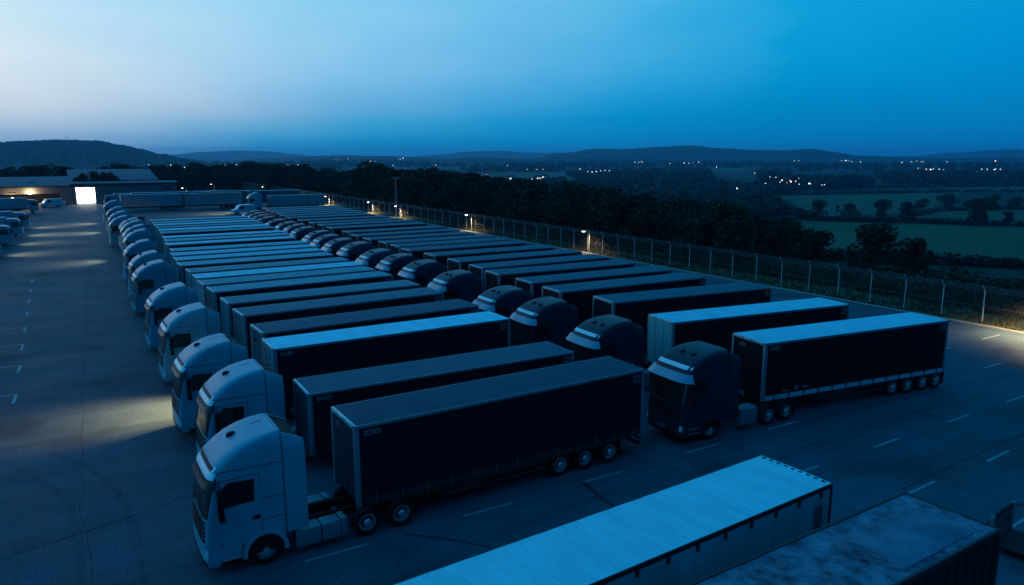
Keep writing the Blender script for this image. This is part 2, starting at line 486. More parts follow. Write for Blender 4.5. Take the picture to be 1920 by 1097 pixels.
def make_tractor(style, parent):
    """builds every tractor part under parent; returns list of the parts"""
    A = style == 'A'
    x0 = -6.35 if A else -7.75
    out = []
    LC = 2.62 if A else 3.0
    LB = LC + 0.72 if A else LC + 0.75
    lv = [(0.32, 0.10, 1.18, .34), (0.45, 0.0, 1.23, .36), (1.15, 0.0, 1.25, .37), (1.28, 0.035, 1.25, .37), (2.05, 0.09, 1.25, .37), (3.18, 0.34, 1.23, .40),
          (3.34, 0.34, 1.225, .42)]
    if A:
        lv += [(3.48, 0.40, 1.22, .54), (3.68, 0.54, 1.21, .62), (3.90, 0.80, 1.19, .66), (4.10, 1.10, 1.16, .66), (4.27, 1.48, 1.115, .58), (4.38, 1.90, 1.05, .44), (4.45, 2.36, 0.96, .2)]
    else:
        lv += [(3.46, 0.42, 1.22, .52), (3.62, 0.56, 1.21, .62), (3.80, 0.80, 1.19, .68), (3.97, 1.10, 1.155, .68), (4.10, 1.48, 1.10, .60), (4.185, 1.90, 1.02, .46), (4.235, 2.40, .90, .3)]
    cabm = Cab(x0, LC, lv)
    zs = [0.92, 1.0, 1.15, 1.28, 1.6, 2.05, 2.6, 3.18, 3.34] + [l[0] for l in lv[7:]]
    for a, c in zip(lv[7:], lv[8:]): zs.append((a[0] + c[0]) / 2)
    zs = sorted(zs)
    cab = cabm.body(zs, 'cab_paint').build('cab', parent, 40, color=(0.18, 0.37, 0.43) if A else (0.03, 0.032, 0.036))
    out.append(cab)
    P = lambda mb, name, color=None: mb.build(name, cab, 40, color)
    pc = tuple(cab.color[:3])
    # bumper and lower front
    fr = Cab(x0, 1.2, lv)
    bump = fr.body([0.34, 0.42, 0.6, 0.8, 0.915], 'cab_paint')
    P(bump, 'bumper', pc)
    # grille
    for k in range(5):
        P(cabm.band(1.22 + .15 * k, 1.31 + .15 * k, -44, 44, .022, .040, 'black' if A else 'chassis', 3, 16), 'grille_slot')
    P(cabm.band(0.46, 0.60, -36, 36, .012, .012, 'black', 3, 14), 'lower_grille')
    # windscreen, visor
    P(cabm.band(2.02, 3.20, -62, 62, .012, .012, 'screen_glass', 8, 26), 'windscreen')
    if A:
        P(cabm.band(3.02, 3.30, -78, 78, .20, .07, 'visor_dark', 5, 26, .0), 'sun_visor')
        P(cabm.band(3.30, 3.47, -66, 66, .09, .015, 'pale_panel', 4, 26, -.03), 'roof_lip')
        P(cabm.band(3.52, 3.60, -30, 30, .03, .03, 'black', 3, 14, -.03), 'roof_light_strip')
        for sgn in (-1, 1):
            P(cabm.band(3.50, 3.64, sgn * 34, sgn * 48, .035, .02, 'lens', 3, 8, -.03), 'roof_lamp')
    else:
        P(cabm.band(3.06, 3.38, -80, 80, .34, .10, 'visor_pale', 5, 28, .0), 'sun_visor')
        P(cabm.band(3.56, 3.70, -34, 34, .05, .05, 'pale_panel', 3, 16, -.03), 'roof_sign')
        for sgn in (-1, 1):
            P(cabm.band(3.56, 3.68, sgn * 46, sgn * 58, .03, .03, 'lens', 3, 8, -.03), 'roof_lamp')
    # wipers
    w = MB()
    for y in (-.55, .25):
        p0 = cabm.front(2.06, math.asin(max(-1, min(1, y / 1.3))), .05); p1 = cabm.front(2.42, math.asin(max(-1, min(1, (y + .55) / 1.3))), .05)
        P(MB().tube([p0, p1], .014, 'black', 5), 'wiper')
    # headlights
    for sgn in (-1, 1):
        P(cabm.band(0.70, 0.98, sgn * 46, sgn * 72, .014, .014, 'lens', 4, 10), 'headlight')
        P(cabm.band(0.44, 0.54, sgn * 40, sgn * 60, .012, .012, 'black', 3, 8), 'fog_lamp')
    if not A:
        P(cabm.band(0.60, 0.72, -1.2, 1.2, .02, .02, 'plate', 3, 6), 'number_plate')
        mk = MB()
        for k in range(7):
            if k == 2: continue
            p = cabm.front(.66, R(0), .022); p = (p[0], -.21 + .07 * k, p[2])
            mk.box(p[0] - .002, p[0] + .004, p[1] - .02, p[1] + .02, .62, .70, 'mark')
        P(mk, 'plate_marks')
    for sgn in (-1, 1):
        w_ = 1.25
        def sidepoly(poly, off0, off1, m):
            rows_o = []
            ys = lambda z, o: sgn * (cabm.at(z)[1] + o)
            n = len(poly)
            vs = [(x0 + x, ys(z, off1), z) for x, z in poly] + [(x0 + x, ys(z, off0), z) for x, z in poly]
            fs = [tuple(range(n)), tuple(range(2 * n - 1, n - 1, -1))] + [(i, (i + 1) % n, n + (i + 1) % n, n + i) for i in range(n)]
            return MB().add(vs, fs, m)
        P(sidepoly([(.70, 2.30), (1.62, 2.34), (1.66, 3.08), (.84, 3.12), (.62, 2.9)], -.01, .008, 'glass'), 'side_window')
        # door and panel seams
        dm = MB()
        def seam(pts, t=.012):
            for (xa, za), (xb_, zb) in zip(pts, pts[1:]):
                d = Vector((xb_ - xa, zb - za)).normalized(); nx, nz_ = -d.y * t, d.x * t
                poly = [(xa - nx, za - nz_), (xb_ - nx, zb - nz_), (xb_ + nx, zb + nz_), (xa + nx, za + nz_)]
                vs = [(x0 + x, sgn * (cabm.at(z)[1] + .004), z) for x, z in poly] + [(x0 + x, sgn * (cabm.at(z)[1] - .01), z) for x, z in poly]
                dm.add(vs, [(0, 1, 2, 3), (7, 6, 5, 4), (0, 1, 5, 4), (1, 2, 6, 5), (2, 3, 7, 6), (3, 0, 4, 7)], 'mark')
        seam([(.56, 1.0), (.56, 2.3), (.60, 3.2), (1.82, 3.24), (1.82, 1.14)])
        seam([(.5, 3.50), (LC - .1, 3.46)]); seam([(1.82, 2.35), (LC - .05, 2.35)]); seam([(1.82, 1.62), (LC - .05, 1.62)])
        seam([(LC - .14, .95), (LC - .14, 4.0)])
        P(dm, 'door_seam')
        P(sidepoly([(1.50, 1.70), (1.78, 1.70), (1.78, 1.84), (1.58, 1.84)], -.01, .008, 'black'), 'door_handle')
        # steps ahead of the wheel
        st = MB()
        st.box(x0 + .50, x0 + 1.16, sgn * 1.10, sgn * 1.245, .36, .50, 'chassis')
        st.box(x0 + .52, x0 + 1.14, sgn * 1.12, sgn * 1.26, .50, .53, 'metal')
        st.box(x0 + .52, x0 + 1.14, sgn * 1.12, sgn * 1.26, .72, .75, 'metal')
        P(st, 'step')
        # mirror
        mi = MB()
        mx = x0 + .52
        mi.box(mx - .06, mx + .12, sgn * 1.40, sgn * 1.60, 2.22, 3.02, 'black', .04)
        mi.box(mx - .04, mx + .14, sgn * 1.36, sgn * 1.60, 1.98, 2.19, 'black', .04)
        mi.tube([(mx + .15, sgn * 1.22, 2.95), (mx + .02, sgn * 1.42, 2.95)], .03, 'black', 6)
        mi.tube([(mx + .15, sgn * 1.22, 2.15), (mx + .02, sgn * 1.42, 2.15)], .03, 'black', 6)
        P(mi, 'mirror')
        # side fairing behind the cab
        top0, top1 = (4.20, 4.12) if A else (4.10, 3.98)
        fx0, fx1 = x0 + LC + .003, x0 + LB
        fa = MB()
        wf = lambda z: cabm.at(z)[1] - .004
        rows_o, rows_i = [], []
        for k in range(15):
            z = .95 + (1.0 * k / 14) * (3.44 if A else 3.2)
            zr = z - .34 * (k / 14) ** 4
            rows_o.append([(fx0, sgn * wf(z), z), (fx1 - .06, sgn * wf(z), zr + .02), (fx1, sgn * (wf(z) - .05), zr)])
            rows_i.append([(fx0, sgn * (wf(z) - .05), z), (fx1 - .06, sgn * (wf(z) - .05), zr + .02), (fx1 - .01, sgn * (wf(z) - .07), zr)])
        fa.shell(rows_o, rows_i, 'cab_paint')
        P(fa, 'side_fairing', pc)
    # dark recess behind the deflector
    P(MB().prism([(x0 + LC + .01, 3.3), (x0 + LB - .1, 3.3), (x0 + LB - .1, 3.80 if not A else 4.05), (x0 + LC + .01, 4.08 if not A else 4.33)], -.92, .92, 'chassis'), 'deflector_recess')
    # roof domes
    for yy in ((0.15,) if A else (-.42, .28)):
        xx = 1.25 if A else 1.35
        zt = 4.17 if A else 4.03
        dm = MB()
        vs = []
        for i, (rr, zz) in enumerate([(.15, -.08), (.15, .05), (.11, .10), (.04, .12)]):
            for k in range(12):
                a = 2 * math.pi * k / 12
                vs.append((x0 + xx + .05 + rr * 1.1 * math.cos(a), yy + rr * math.sin(a), zt + zz))
        fs = [(i * 12 + k, i * 12 + (k + 1) % 12, (i + 1) * 12 + (k + 1) % 12, (i + 1) * 12 + k) for i in range(3) for k in range(12)]
        fs.append(tuple(36 + k for k in range(12)))
        dm.add(vs, fs, 'black')
        P(dm, 'roof_dome')
    if A:
        P(MB().tube([(x0 + 1.4, .2, 4.21), (x0 + 1.9, .28, 4.37), (x0 + 2.3, .32, 4.44)], .018, 'visor_dark', 6), 'roof_cable')
    # wheel arches
    wx = x0 + 1.90
    for sgn in (-1, 1):
        ar = MB(); ri_, ro = .60, .74
        outer = []
        for side_y in (sgn * 1.0, sgn * 1.275):
            pass
        n = 18
        vo, fo = [], []
        for k in range(n + 1):
            a = R(-8 + 196 * k / n)
            for (r_, y_) in ((ri_, 1.275), (ro, 1.262), (ro, 1.0), (ri_, 1.0)):
                vo.append((wx + r_ * math.cos(a), sgn * y_, .50 + r_ * math.sin(a)))
        for k in range(n):
            for j in range(4):
                j2 = (j + 1) % 4
                fo.append((k * 4 + j, k * 4 + j2, (k + 1) * 4 + j2, (k + 1) * 4 + j))
        fo += [(0, 1, 2, 3), (n * 4 + 3, n * 4 + 2, n * 4 + 1, n * 4)]
        ar.add(vo, fo, 'cab_paint')
        out.append(ar.build('wheel_arch', parent, 35, pc))
        wl = MB()
        pts = [(wx + .595 * math.cos(R(180 * k / 16)), .5 + .595 * math.sin(R(180 * k / 16))) for k in range(17)]
        wl.prism(pts, sgn * 1.2, sgn * 1.256, 'chassis')
        wl.build('arch_liner', out[-1])
    # chassis
    ch = MB()
    xe = 1.05 if A else -.05
    for y in (-.42, .42):
        ch.box(x0 + 1.0, xe, y - .06, y + .06, .62, .90, 'chassis')
    ch.box(x0 + .3, x0 + 2.6, -.9, .9, .45, .915, 'chassis')
    ch.box(x0 + LC + .1, x0 + LC + .5, -1.0, 1.0, .85, 1.4, 'chassis')
    ch.box(-.5 if A else -1.6, .4, -.5, .5, .92, 1.0, 'chassis')
    da = (-.95, .35) if A else (-1.9, -.65)
    for x in da:
        ch.tube([(x, -1.1, .5), (x, 1.1, .5)], .09, 'chassis', 8)
    ch.tube([(wx, -1.05, .5), (wx, 1.05, .5)], .08, 'chassis', 8)
    out.append(ch.build('chassis', parent))
    # tanks
    for sgn in (-1, 1):
        t0, t1 = (x0 + LC + .28, x0 + LC + 2.06) if A else (x0 + LC + .95, x0 + LC + 2.05)
        tk = MB()
        if A:
            tk.box(t0, t0 + .86, sgn * .62, sgn * 1.22, .26, .88, 'tank', .05)
            tk.box(t0 + .88, t1 - .24, sgn * .62, sgn * 1.22, .26, .88, 'tank', .05)
            tk.box(t1 - .23, t1, sgn * .62, sgn * 1.215, .28, .92, 'tank', .05)
        else:
            tk.box(t0, t0 + .42, sgn * .55, sgn * 1.22, .30, 1.12, 'tank', .06)
            tk.box(t0 + .43, t1, sgn * .55, sgn * 1.22, .30, 1.12, 'tank', .06)
        out.append(tk.build('fuel_tank', parent))
    # drive wheels and mudguards
    for sgn in (-1, 1):
        out.append(wheel_proto((wx, sgn * 1.20, .51), sgn, parent))
        for x in da:
            out.append(wheel_proto((x, sgn * 1.20, .51), sgn, parent, True, .51, True))
        mg = MB()
        mg.box(da[1] + .60, da[1] + .63, sgn * .72, sgn * 1.2, .25, 1.0, 'chassis')
        out.append(mg.build('mudflap', parent))
    return out

def make_trailer(parent, axles, mid=True, box=False, L=13.4, H=4.0, side=(0.010, 0.013, 0.020), rail='rail_dark', buckle='buckle', legs=False):
    out = []
    xf, xr = -1.2, -1.2 + L
    zb = 1.16
    body = MB()
    # side walls as gently waving sheets
    n = 90
    for sgn in (-1, 1):
        o_, i_ = [], []
        for k in range(7):
            z = zb + (H - .14 - zb) * k / 6
            ro, ri = [], []
            for j in range(n + 1):
                x = xf + .14 + (L - .28) * j / n
                b = 0 if box else .012 * noise.noise(Vector((x * 1.1, sgn * 3.0, z * .25))) * math.sin(math.pi * k / 6)
                if box: b = .012 if (j % 6) == 0 else 0
                ro.append((x, sgn * (1.235 + b), z)); ri.append((x, sgn * 1.20, z))
            o_.append(ro); i_.append(ri)
        body.shell(o_, i_, 'panel' if box else 'curtain')
    if box:
        for k in range(13):
            x = xf + .6 + k * 1.02
            for sgn in (-1, 1): body.box(x - .025, x + .025, sgn * 1.24, sgn * 1.262, zb + .06, H - .15, 'panel')
    body.box(xf + .05, xr - .05, -1.19, 1.19, zb - .02, zb + .05, 'chassis')
    b = body.build('trailer_body', parent, 30, side)
    out.append(b)
    P = lambda mb, name, color=None: mb.build(name, b, 35, color)
    roof = MB()
    rows_o, rows_i = [], []
    for k in range(28):
        x = xf + .02 + (L - .04) * k / 27
        rows_o.append([(x, -1.21 + 2.42 * j / 6, H - .012 + .018 * math.sin(math.pi * j / 6) + (.004 if k % 2 else 0)) for j in range(7)])
        rows_i.append([(x, -1.21 + 2.42 * j / 6, H - .06) for j in range(7)])
    roof.shell(rows_o, rows_i, 'roof_sheet')
    P(roof, 'roof_panel', (.3, .3, .3))
    fw = MB()
    fw.box(xf + .01, xf + .06, -1.13, 1.13, zb, H - .13, 'panel')
    for y in (-.4, .4): fw.box(xf, xf + .012, y - .01, y + .01, zb + .1, H - .2, 'rail_dark')
    P(fw, 'front_wall', (.10, .105, .115))
    for sgn in (-1, 1):
        P(MB().box(xf, xf + .18, sgn * 1.11, sgn * 1.25, zb - .22, H - .13, 'rail', .012), 'corner_post')
        P(MB().box(xr - .14, xr, sgn * 1.11, sgn * 1.25, zb - .22, H - .13, 'rail', .012), 'corner_post')
        P(MB().box(xf + .012, xr - .012, sgn * 1.205, sgn * 1.252, H - .125, H, 'rail', .015), 'top_rail')
        P(MB().box(xf + .185, xr - .145, sgn * 1.18, sgn * 1.243, zb - .2, zb + .04, rail), 'bottom_rail')
        if not box:
            for k in range(13):
                x = xf + .75 + k * (L - 1.4) / 12
                bu = MB()
                bu.box(x - .03, x + .03, sgn * 1.243, sgn * 1.262, zb - .22, zb + .22, buckle)
                bu.box(x - .045, x + .045, sgn * 1.243, sgn * 1.275, zb - .06, zb + .06, buckle)
                P(bu, 'buckle')
            pl = MB()
            pl.box(xf + .36, xf + .98, sgn * 1.238, sgn * 1.253, H - .40, H - .22, 'plate')
            for k in range(6):
                if k == 3: continue
                x = xf + .42 + k * .09
                pl.box(x, x + .06, sgn * 1.25, sgn * 1.256, H - .36, H - .26, 'mark')
            P(pl, 'size_plate')
            pl = MB()
            pl.box(xr - .62, xr - .24, sgn * 1.238, sgn * 1.253, H - .56, H - .24, 'plate')
            pl.box(xr - .56, xr - .30, sgn * 1.25, sgn * 1.256, H - .50, H - .30, 'mark')
            P(pl, 'marker_plate')
    P(MB().box(xf - .012, xf + .10, -1.2, 1.2, H - .12, H + .012, 'trim', .01), 'front_trim')
    pl = MB(); pl.box(xf - .008, xf + .012, .25, .62, H - .48, H - .34, 'plate'); pl.box(xf - .012, xf - .006, .30, .57, H - .44, H - .38, 'mark')
    P(pl, 'front_plate')
    rd = MB()
    for sgn in (-1, 1):
        rd.box(xr - .06, xr - .01, sgn * .01, sgn * 1.10, zb - .05, H - .14, 'panel')
        for y in (.35, .8): rd.tube([(xr + .01, sgn * y, zb), (xr + .01, sgn * y, H - .2)], .02, 'rail', 6)
    P(rd, 'rear_door', (.12, .12, .13))
    P(MB().box(xr - .1, xr - .005, -1.10, 1.10, H - .13, H - .005, 'rail'), 'rear_header')
    # running gear
    ch = MB()
    for y in (-.48, .48): ch.box(-.4, xr - .1, y - .06, y + .06, .82, 1.13, 'chassis')
    ch.box(-1.0, 1.2, -1.0, 1.0, 1.02, 1.13, 'chassis')
    for k in range(9): 
        x = .8 + k * 1.35
        ch.box(x - .05, x + .05, -1.17, 1.17, .98, 1.12, 'chassis')
    for x in axles: ch.tube([(x, -1.1, .5), (x, 1.1, .5)], .09, 'chassis', 8)
    ch.box(xr - .22, xr - .08, -1.15, 1.15, .48, .62, 'chassis')
    c = ch.build('trailer_chassis', parent)
    out.append(c)
    Q = lambda mb, name: mb.build(name, c, 35)
    for sgn in (-1, 1):
        lg = MB()
        zl = .05 if legs else .38
        lg.box(1.65, 1.80, sgn * .72, sgn * .87, zl + .05, 1.05, 'rail_dark')
        lg.box(1.58, 1.87, sgn * .66, sgn * .93, zl, zl + .06, 'rail_dark')
        Q(lg, 'landing_leg')
        sg = MB()
        for z in (.52, .80): sg.box(2.3, axles[0] - .7, sgn * 1.17, sgn * 1.20, z, z + .10, 'rail_dark')
        for x in (2.5, 4.4, axles[0] - .9): sg.box(x - .03, x + .03, sgn * 1.14, sgn * 1.17, .50, 1.0, 'rail_dark')
        Q(sg, 'side_guard')
        mf = MB(); mf.box(axles[-1] + .62, axles[-1] + .64, sgn * .75, sgn * 1.2, .2, .95, 'chassis')
        Q(mf, 'mudflap')
        tl = MB(); tl.box(xr - .07, xr + .01, sgn * .75, sgn * 1.15, .70, .84, 'red_lens', .01)
        Q(tl, 'tail_light')
        pb = MB(); pb.box(2.9, 4.1, sgn * .62, sgn * 1.12, .55, .98, 'rail_dark', .03)
        Q(pb, 'pallet_box')
        for x in axles:
            out.append(wheel_proto((x, sgn * 1.20, .51), sgn, parent, False, .51, True))
    return out

def reg(o):
    KIDS[o] = list(o.children)
    for c in o.children: reg(c)

PROTO = {}
def proto(key, trailer_kw, tractor=None):
    r = empty(key)
    tr = make_tractor(tractor, r) if tractor else []
    tl = make_trailer(r, **trailer_kw) if trailer_kw else []
    for o in tr: o['side'] = 'tractor'
    for o in tl: o['side'] = 'trailer'
    bpy.context.view_layer.update()
    reg(r)
    PROTO[key] = r
    return r
AX3 = (8.9 - 1.2, 10.2 - 1.2, 11.55 - 1.2)
AX4 = (9.35 - 1.2, 10.55 - 1.2, 11.75 - 1.2, 12.95 - 1.2 - .1)
proto('lorry_white', dict(axles=AX3), 'A')
proto('lorry_dark', dict(axles=AX3, side=(0.009, 0.011, 0.016)), 'B')
proto('lorry_dark_pale', dict(axles=AX4, side=(0.016, 0.013, 0.012), rail='pale_rail', buckle='mark'), 'B')
proto('parked', dict(axles=AX3, legs=True))
proto('bobtail', None, 'A')
proto('lorry_box', dict(axles=AX3, box=True, side=(.5, .52, .54), H=3.6), 'A')
proto('box_parked', dict(axles=AX3, box=True, side=(.30, .33, .36), legs=True))
proto('near_box', dict(axles=AX3, box=True, side=(.42, .45, .48), rail='rail_dark', legs=True))

DETAIL1 = {'buckle', 'size_plate', 'door_seam', 'wiper', 'fog_lamp', 'plate_marks', 'side_guard', 'mudflap', 'tail_light', 'pallet_box', 'rear_header', 'roof_cable', 'lower_grille', 'step', 'arch_liner', 'front_plate'}
DETAIL2 = DETAIL1 | {'door_handle', 'grille_slot', 'marker_plate', 'landing_leg', 'rear_door', 'number_plate', 'deflector_recess', 'roof_lamp', 'roof_light_strip'}

def wipe(root):
    for ch in list(root.children): wipe(ch)
    bpy.data.objects.remove(root)

def place(key, name, cat, label, group, x, y, yaw=0.0, cab_yaw=0.0, cab_dy=0.0, cab_dx=0.0, roof=(.3, .3, .3), z=0.0, cab=None, side=None, skip=(), front=None, ref='trailer', flip=False, zs=1.0):
    """x, y: middle of the trailer's front edge on the ground (or of the cab's front for ref='cab')"""
    src = PROTO[key]
    r = copy_tree(src, None, skip)
    r.name = name
    tag(r, label, cat, group)
    base = R(180) if flip else 0.0
    a = R(yaw)
    if ref == 'trailer':
        off = Vector((1.2 * math.cos(a), 1.2 * math.sin(a), 0))
    else:
        off = Vector((6.35, 0, 0))
    if flip: off = -off
    r.location = Vector((x, y, z)) + off
    r.rotation_euler = (0, 0, base)
    if zs != 1.0: r.scale = (1, 1, zs)
    for c in r.children:
        if c.get('side') == 'trailer': c.rotation_euler = (0, 0, a)
        else:
            c.rotation_euler = (0, 0, R(cab_yaw)); c.location.y += cab_dy; c.location.x += cab_dx
        if 'side' in c: del c['side']
        nm = c.name.split('.')[0]
        if nm in ('cab', 'wheel_arch') and cab: c.color = (*cab, 1)
        if nm == 'trailer_body' and side: c.color = (*side, 1)
        for g in c.children:
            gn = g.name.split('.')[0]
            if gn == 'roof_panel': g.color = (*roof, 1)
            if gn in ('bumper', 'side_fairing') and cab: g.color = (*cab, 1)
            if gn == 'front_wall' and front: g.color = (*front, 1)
    return r

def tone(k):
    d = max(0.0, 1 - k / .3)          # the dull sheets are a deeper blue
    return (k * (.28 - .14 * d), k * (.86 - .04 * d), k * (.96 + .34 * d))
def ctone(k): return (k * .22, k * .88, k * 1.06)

# ---- left row: white cabs.  (cab y or None, trailer y, x, yaw, roof tone, front tone)
GA = 'white-cab lorries and trailers parked in the left row'
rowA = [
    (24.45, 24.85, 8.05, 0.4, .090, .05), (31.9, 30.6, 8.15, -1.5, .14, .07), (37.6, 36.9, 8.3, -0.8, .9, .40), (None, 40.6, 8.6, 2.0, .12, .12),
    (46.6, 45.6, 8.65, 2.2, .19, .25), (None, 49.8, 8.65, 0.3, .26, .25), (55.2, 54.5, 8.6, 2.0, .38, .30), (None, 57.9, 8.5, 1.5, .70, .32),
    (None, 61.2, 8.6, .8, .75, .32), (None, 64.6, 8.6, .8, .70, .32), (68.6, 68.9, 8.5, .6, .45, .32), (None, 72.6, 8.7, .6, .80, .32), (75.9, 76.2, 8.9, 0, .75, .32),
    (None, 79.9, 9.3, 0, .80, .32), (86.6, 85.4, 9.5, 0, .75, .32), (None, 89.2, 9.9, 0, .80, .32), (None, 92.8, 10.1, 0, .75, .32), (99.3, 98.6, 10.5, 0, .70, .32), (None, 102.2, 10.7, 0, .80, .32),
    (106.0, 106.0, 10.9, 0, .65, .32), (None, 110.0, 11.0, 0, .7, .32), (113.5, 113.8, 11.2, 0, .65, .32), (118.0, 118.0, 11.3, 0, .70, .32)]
labelsA = {
    0: 'white-cab lorry with plain dark curtain trailer, nearest of the left row, whole side in view',
    1: 'white-cab lorry second from the near end, its low trailer with a dull blue roof',
    2: 'white-cab lorry whose dark-sided trailer has the brightest pale roof near the front',
    4: 'white-cab lorry fourth in the left row, its cab beside a lone parked trailer',
    6: 'white-cab lorry fifth of the left row, plain white cab with dark windows',
}
ncab = 0
gap_i = {}
idx = [i for i, r in enumerate(rowA) if r[0] is None]
for i, (cy, ty, x, yaw, rt, ft) in enumerate(rowA):
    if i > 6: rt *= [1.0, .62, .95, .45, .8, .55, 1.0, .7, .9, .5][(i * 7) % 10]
    near = i < 7
    skip = () if i < 3 else (DETAIL1 - {'door_seam', 'buckle'} if near else (DETAIL1 if i < 12 else DETAIL2))
    zs = .90 if i == 1 else 1.0
    if cy is not None:
        ncab += 1
        lab = labelsA.get(i, 'white-cab lorry, the %s white cab from the near end of the left row' % ORD[ncab - 1])
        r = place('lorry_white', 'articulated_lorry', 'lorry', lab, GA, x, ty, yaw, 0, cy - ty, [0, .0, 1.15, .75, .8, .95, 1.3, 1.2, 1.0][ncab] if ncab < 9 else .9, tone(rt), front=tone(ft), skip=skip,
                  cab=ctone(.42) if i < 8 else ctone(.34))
        if i == 1:
            for c in r.children:
                if c.name.split('.')[0] == 'trailer_body': c.scale = (1, 1, .885)
    else:
        lo = ORD[ncab - 1]; hi = ORD[ncab] if ncab < len(ORD) else 'last'
        run = [j for j in idx if sum(1 for q in rowA[:j] if q[0] is not None) == ncab]
        pos = ['only', ][0] if len(run) == 1 else (['nearer', 'farther'] if len(run) == 2 else ['nearest', 'middle', 'farthest'])[run.index(i)]
        lab = '%s cabless trailer between the %s and %s white cabs of the left row' % (pos, lo, hi)
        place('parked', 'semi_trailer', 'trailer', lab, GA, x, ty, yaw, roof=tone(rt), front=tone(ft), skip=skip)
for k, (y, x) in enumerate([(123.2, 6.1), (133.5, 6.6), (146.0, 7.0), (166.0, 7.6)]):
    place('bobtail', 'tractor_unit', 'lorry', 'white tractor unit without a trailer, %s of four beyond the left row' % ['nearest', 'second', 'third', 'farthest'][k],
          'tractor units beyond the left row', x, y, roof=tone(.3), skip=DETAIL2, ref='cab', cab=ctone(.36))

# ---- right row: dark cabs
GB = 'dark-cab lorries and trailers parked in the right row'
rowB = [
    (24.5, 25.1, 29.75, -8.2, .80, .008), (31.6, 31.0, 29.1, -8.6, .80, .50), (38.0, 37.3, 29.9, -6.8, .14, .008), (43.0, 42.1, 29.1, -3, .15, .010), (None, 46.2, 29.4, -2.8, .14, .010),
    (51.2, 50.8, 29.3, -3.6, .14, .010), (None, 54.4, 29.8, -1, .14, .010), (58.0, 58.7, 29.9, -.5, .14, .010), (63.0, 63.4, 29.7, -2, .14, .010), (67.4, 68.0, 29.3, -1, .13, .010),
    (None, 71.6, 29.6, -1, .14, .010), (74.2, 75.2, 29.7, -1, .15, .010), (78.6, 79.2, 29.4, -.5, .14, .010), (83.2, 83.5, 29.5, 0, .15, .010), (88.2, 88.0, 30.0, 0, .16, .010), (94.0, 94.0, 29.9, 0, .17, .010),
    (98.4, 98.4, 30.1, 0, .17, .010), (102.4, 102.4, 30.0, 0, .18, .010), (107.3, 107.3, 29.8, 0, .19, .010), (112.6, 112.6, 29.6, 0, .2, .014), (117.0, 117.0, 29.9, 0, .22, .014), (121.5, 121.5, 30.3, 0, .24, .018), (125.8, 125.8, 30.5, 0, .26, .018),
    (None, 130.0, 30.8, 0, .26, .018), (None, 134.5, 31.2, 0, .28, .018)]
labelsB = {
    0: 'dark-cab lorry nearest in the right row, pale roof, pale lower rail, wheels in full view',
    1: 'dark-cab lorry second in the right row, trailer with pale roof and pale grey front wall',
    2: 'dark-cab lorry third in the right row, dull blue trailer roof, behind the pale-roofed pair',
}
ncab = 0
idx = [i for i, r in enumerate(rowB) if r[0] is None]
for i, (cy, ty, x, yaw, rt, ft) in enumerate(rowB):
    skip = () if i == 0 else (DETAIL1 - {'buckle'} if i == 1 else (DETAIL1 if i < 12 else DETAIL2))
    if cy is not None:
        ncab += 1
        lab = labelsB.get(i, 'dark-cab lorry, the %s dark cab from the near end of the right row' % (ORD[ncab - 1] if ncab <= 20 else 'farthest'))
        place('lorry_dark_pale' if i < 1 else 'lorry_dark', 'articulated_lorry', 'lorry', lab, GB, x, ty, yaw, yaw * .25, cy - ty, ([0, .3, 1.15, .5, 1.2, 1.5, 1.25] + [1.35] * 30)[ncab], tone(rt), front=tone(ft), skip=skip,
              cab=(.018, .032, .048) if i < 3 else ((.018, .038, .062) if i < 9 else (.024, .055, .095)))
    else:
        run = [j for j in idx if sum(1 for q in rowB[:j] if q[0] is not None) == ncab]
        last = ncab >= len([q for q in rowB if q[0] is not None])
        if last:
            lab = '%s dark cabless trailer behind the last dark cab of the right row' % ['nearer', 'farther'][run.index(i)]
        else:
            lab = 'only cabless trailer between the %s and %s dark cabs of the right row' % (ORD[ncab - 1], ORD[ncab])
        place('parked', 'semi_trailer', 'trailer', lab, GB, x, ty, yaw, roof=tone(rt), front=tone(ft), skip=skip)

# small white marks low on the first dark lorry's curtain are part of its body
b1 = [o for o in bpy.data.objects if o.get('label', '').startswith('dark-cab lorry nearest')][0]
tb = [c for c in b1.children if c.name.startswith('trailer_body')][0]
mk = MB()
for (xa, xb_, z0, z1) in [(.15, .50, 1.32, 1.40), (.9, 1.15, 1.36, 1.52), (1.02, 1.08, 1.52, 1.58), (1.45, 1.55, 1.36, 1.48), (1.6, 1.7, 1.36, 1.48), (1.75, 1.85, 1.36, 1.48)]:
    mk.box(xa, xb_, -1.262, -1.25, z0, z1, 'rail')
mk.build('curtain_marks', tb)

